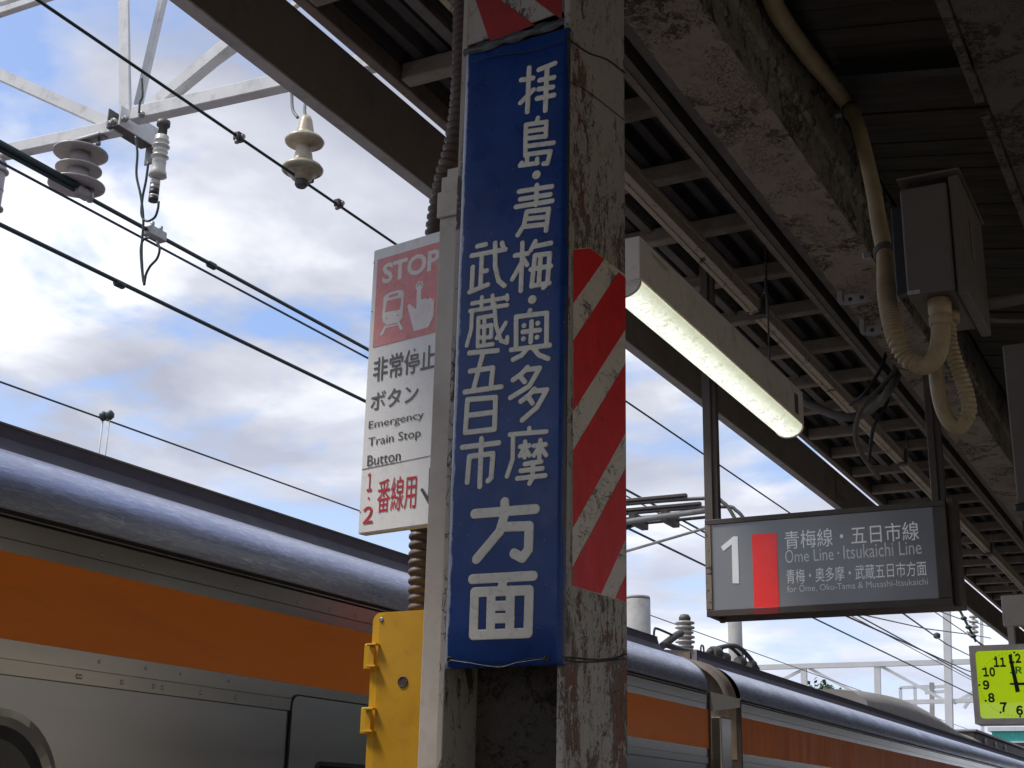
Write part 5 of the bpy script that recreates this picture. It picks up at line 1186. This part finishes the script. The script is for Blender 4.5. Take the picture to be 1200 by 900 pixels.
# leads hanging from the arrester
ld_ = thing('jumper_lead', 'thin green jumper leads looping down from the gantry to the feeder wire', 'wire', gp(168, 330, -.08))
def lead(pts, r=.0055): pathXYZ('lead', [gp(x, y, -.08) for x, y in pts], r, 'wire', ld_, 8, 8)
lead([(159, 160), (161, 180), (160, 205), (165, 230), (168, 258), (166, 290), (167, 318), (169, 334)])
lead([(174, 190), (171, 212), (167, 232), (166, 252), (172, 259), (181, 255), (185, 245), (186, 236)])
lead([(176, 278), (168, 281), (165, 292), (166, 312), (168, 330)])
lead([(184, 283), (187, 292), (184, 303), (176, 312), (171, 322), (169, 334)])
lead([(163, 132), (164, 120), (167, 112), (166, 90)], .005)
p = onX(181, 274, CXT); obj('wire_connector', MB().box(p.x - .025, p.x + .03, p.y - .06, p.y + .06, p.z - .03, p.z + .025, .008), 'zinc', ld_)
for a in (-.03, .03): obj('connector_bolt', MB().lathe((p.x + .01, p.y + a, p.z + .02), [(.010, 0), (.010, .03)], seg=6), 'zinc', ld_)
# cream insulator on the right of the gantry
cx_, cz1, cz0 = gp(357, 165).x, gp(355, 138).z, gp(357, 211).z; H = cz1 - cz0; cy_ = GY
t = thing('cream_insulator', 'cream two disc insulator hanging from a wire yoke beside the canopy beam', 'insulator', (cx_, cy_, cz0))
k_ = wm_(1)
obj('body', MB().lathe((cx_, cy_, cz0), [(7 * k_, .0), (11 * k_, H * .03), (12 * k_, H * .10), (16 * k_, H * .11), (17 * k_, H * .14), (19 * k_, H * .125), (22 * k_, H * .15), (22.5 * k_, H * .18), (20 * k_, H * .225), (12 * k_, H * .27), (10.5 * k_, H * .33), (8.5 * k_, H * .46), (8 * k_, H * .54), (14 * k_, H * .545), (15 * k_, H * .57), (17 * k_, H * .555), (20.5 * k_, H * .58), (21.5 * k_, H * .61), (19 * k_, H * .655), (11 * k_, H * .70), (9.5 * k_, H * .76), (7 * k_, H * .93), (5 * k_, H)], seg=32), 'cream_porcelain', t)
obj('pin', MB().lathe((cx_, cy_, cz0 - .03), [(.02, 0), (.028, .01), (.028, .03)], seg=10), 'dark_bracket', t)
for s in (-1, 1): pathXYZ('yoke', [gp(351 + s * 9, 108), gp(350 + s * 7, 128), gp(354 + s * 5, 138)], .007, 'zinc', t)
p = onX(357, 208, X1); obj('tie', MB().box(p.x - .015, p.x + .015, p.y - .05, p.y + .05, p.z - .008, p.z + .03, .006), 'dark_bracket', t)
# ================================================================== FAR STRUCTURES
def FYp(x, y, Y): return onY(x, y, Y)
for k, (x, w, yt, Y, lab) in enumerate(((747.5, 29, 703, 15, 'thick grey concrete pole rising just right of the pillar'), (860, 16, 690, 24, 'slim concrete pole rising beneath the hanging sign'))):
    p = FYp(x, yt, Y); r = w / 2 / F * math.hypot(p.y, p.x) * 1.0
    t = thing('concrete_pole', lab, 'pole', (p.x, Y, -1.2), 'concrete poles')
    obj('shaft', MB().lathe((p.x, Y, -1.2), [(r * 1.15, 0), (r, p.z + 1.2), (r * .9, p.z + 1.21)], seg=20), 'concrete', t)
    obj('cap', MB().lathe((p.x, Y, p.z + .011), [(r * 1.0, 0), (r * .96, .03)], seg=20), 'concrete', t)
G2 = 40.
fg = thing('far_gantry', 'distant pale gantry spanning the tracks beyond the second car', 'gantry', (-9, G2, -1.1))
def fbar(n, a, c, wpx, hpx, Y=G2, m='far_steel'):
    k = Y * 1.12 / F; mb = MB(); mb.bar(FYp(*a, Y), FYp(*c, Y), wpx * k, hpx * k); obj(n, mb, m, fg)
fbar('chord', (820, 784), (1260, 772), 5, 5)
fbar('chord', (1060, 823), (1260, 818), 4, 4)
for x, y0_, y1_ in ((942, 782, 815), (1028, 780, 822)): fbar('post', (x, y0_), (x + 1, y1_), 4, 6)
fbar('brace', (948, 783), (1018, 820), 2, 3); fbar('brace', (1033, 781), (1113, 824), 2, 3); fbar('brace', (1118, 824), (1200, 778), 2, 3); fbar('brace', (942, 784), (870, 820), 2, 3)
fbar('mast', (1109, 690), (1117, 1040), 7, 7)
fm = thing('far_mast', 'thin pale steel mast standing close beside the far gantry mast', 'mast', FYp(1166, 1000, 60), 'distant masts')
for (a, c, w, Y, lab) in (((1092, 800), (1094, 1000), 4, 60, None),):
    mb = MB(); k = Y * 1.12 / F; mb.bar(FYp(*a, Y), FYp(*c, Y), w * k, w * k); obj('shaft', mb, 'concrete', fm)
    for yy_ in (806, 812): mb = MB(); mb.bar(FYp(1084, yy_, Y), FYp(1108, yy_ - 2, Y), .1, .12); obj('cross_arm', mb, 'far_steel', fm)
fr2 = thing('far_portal', 'faint pale steel portal far beyond the air conditioner cover', 'frame', FYp(1060, 830, 70))
for a, c in (((1055, 806), (1090, 804)), ((1055, 806), (1056, 830)), ((1072, 806), (1073, 828)), ((1055, 822), (1200, 819)), ((1130, 830), (1150, 800)), ((1150, 700), (1152, 900))):
    mb = MB(); mb.bar(FYp(*a, 70), FYp(*c, 70), .12, .14); obj('member', mb, 'far_steel', fr2)
# extra wires in the far field
def fw(label, a, c, Ya, Yc, r=.012, m='copper_wire', ext=0.): 
    A, B = FYp(*a, Ya), FYp(*c, Yc); D_ = B - A; o = obj('distant_wire', MB().tube([A - D_ * ext, A, (A + B) / 2 - Vector((0, 0, D_.length * .004)), B, B + D_ * ext], r * .75, 6), m)
    tag(recentre(o), label, 'wire', 'distant wires')
fw('long sagging wire leaving the lower edge of the hanging sign', (992, 722), (1190, 804), 14, 34, .014, ext=.2)
fw('shallow wire from below the hanging sign towards the clock', (1000, 718), (1140, 744), 20, 32, .016, ext=.25)
fw('steep wire with a dark ball right of the far mast', (1060, 720), (1136, 768), 16, 30, .014, ext=.2)
fw('short wire slanting above the clock near the beam', (1100, 716), (1145, 730), 24, 30, .014, ext=.4)
fw('faint low wire above the second car roof', (860, 782), (1000, 812), 20, 44, .014)
p = FYp(1098, 745, 22.8); o = obj('wire_ball', MB().lathe(p - Vector((0, 0, .05)), [(.02, 0), (.055, .02), (.055, .08), (.02, .10)], seg=12), 'wire'); tag(recentre(o), 'dark ball fitting on the steep wire below the hanging sign', 'fitting')
# chain-like tension strand beside the sign
tk = thing('insulator_string', 'strand with small insulators falling from the hanging sign to the clock', 'wire', FYp(1144, 752, 20))
obj('strand', MB().tube([FYp(1121, 708, 20), FYp(1144, 752, 20)], .02, 6), 'wire', tk)
obj('far_strand', MB().tube([FYp(1133, 740, 24), FYp(1165, 770, 24)], .014, 6), 'copper_wire', tk)
for k in range(4): q = FYp(1124 + k * 5.5, 714 + k * 10.5, 20); obj('bead', MB().lathe(q - Vector((0, 0, .03)), [(.02, 0), (.045, .02), (.045, .04), (.02, .06)], seg=10), 'wire', tk)
pi_ = thing('post_insulator', 'faint white ribbed insulator seen between sign and clock', 'insulator', FYp(1141, 745, 30))
for k in range(4): q = FYp(1141, 722 + k * 6, 30); obj('shed', MB().lathe(q, [(.03, -.05), (.10, -.03), (.10, .0), (.03, .05)], seg=12), 'porcelain', pi_)
# far building with a turquoise wall
tb0, tb1 = FYp(1162, 857, 90), FYp(1230, 885, 90)
bd = thing('turquoise_building', 'low turquoise building far off below the platform clock', 'building', (tb0.x + 3, 92, -1.2))
obj('wall', MB().box(tb0.x, tb0.x + 9, 90, 96, -1.2, tb0.z), 'turquoise', bd)
obj('roof', MB().box(tb0.x - .2, tb0.x + 9.2, 89.8, 96.2, tb0.z + .002, tb0.z + .25), 'far_steel', bd)
for k in range(4): w = obj('window', MB().box(tb0.x + .8 + k * 2.1, tb0.x + 2.0 + k * 2.1, 89.96, 89.995, tb0.z - 1.6, tb0.z - .6), 'far_steel', bd); obj('pane', MB().box(tb0.x + .9 + k * 2.1, tb0.x + 1.9 + k * 2.1, 89.93, 89.955, tb0.z - 1.5, tb0.z - .7), 'glass', w)
# small roadside tree crowns showing just over the roof line
def tree(p, rad, label):
    t = thing('distant_tree', label, 'tree', (p.x, p.y, -1.2), 'trees beyond the second car')
    obj('trunk', MB().tube([(p.x, p.y, -1.2), (p.x + .1, p.y, p.z - rad * .3)], .18, 8, True, lambda i: .2 - .08 * i), 'bark', t)
    b = MB()
    for k in range(420):
        th, ph, rr_ = random.uniform(0, 6.28), math.acos(random.uniform(-1, 1)), rad * random.uniform(.35, 1.) * (1 + .25 * math.sin(5 * k))
        c = p + Vector((math.cos(th) * math.sin(ph), math.sin(th) * math.sin(ph), math.cos(ph) * .9)) * rr_ - Vector((0, 0, rad * .4)); s = rad * .12
        a1 = Vector((random.gauss(0, 1), random.gauss(0, 1), random.gauss(0, 1))).normalized() * s; a2 = a1.orthogonal().normalized() * s
        b.poly([c - a1, c + a2, c + a1, c - a2])
    obj('crown', b, 'leaf', t, recalc=False)
tree(FYp(962, 812, 70), 1.1, 'small green tree top left of the far gantry post')
tree(FYp(990, 822, 75), 1.0, 'small green tree top right of the far gantry post')
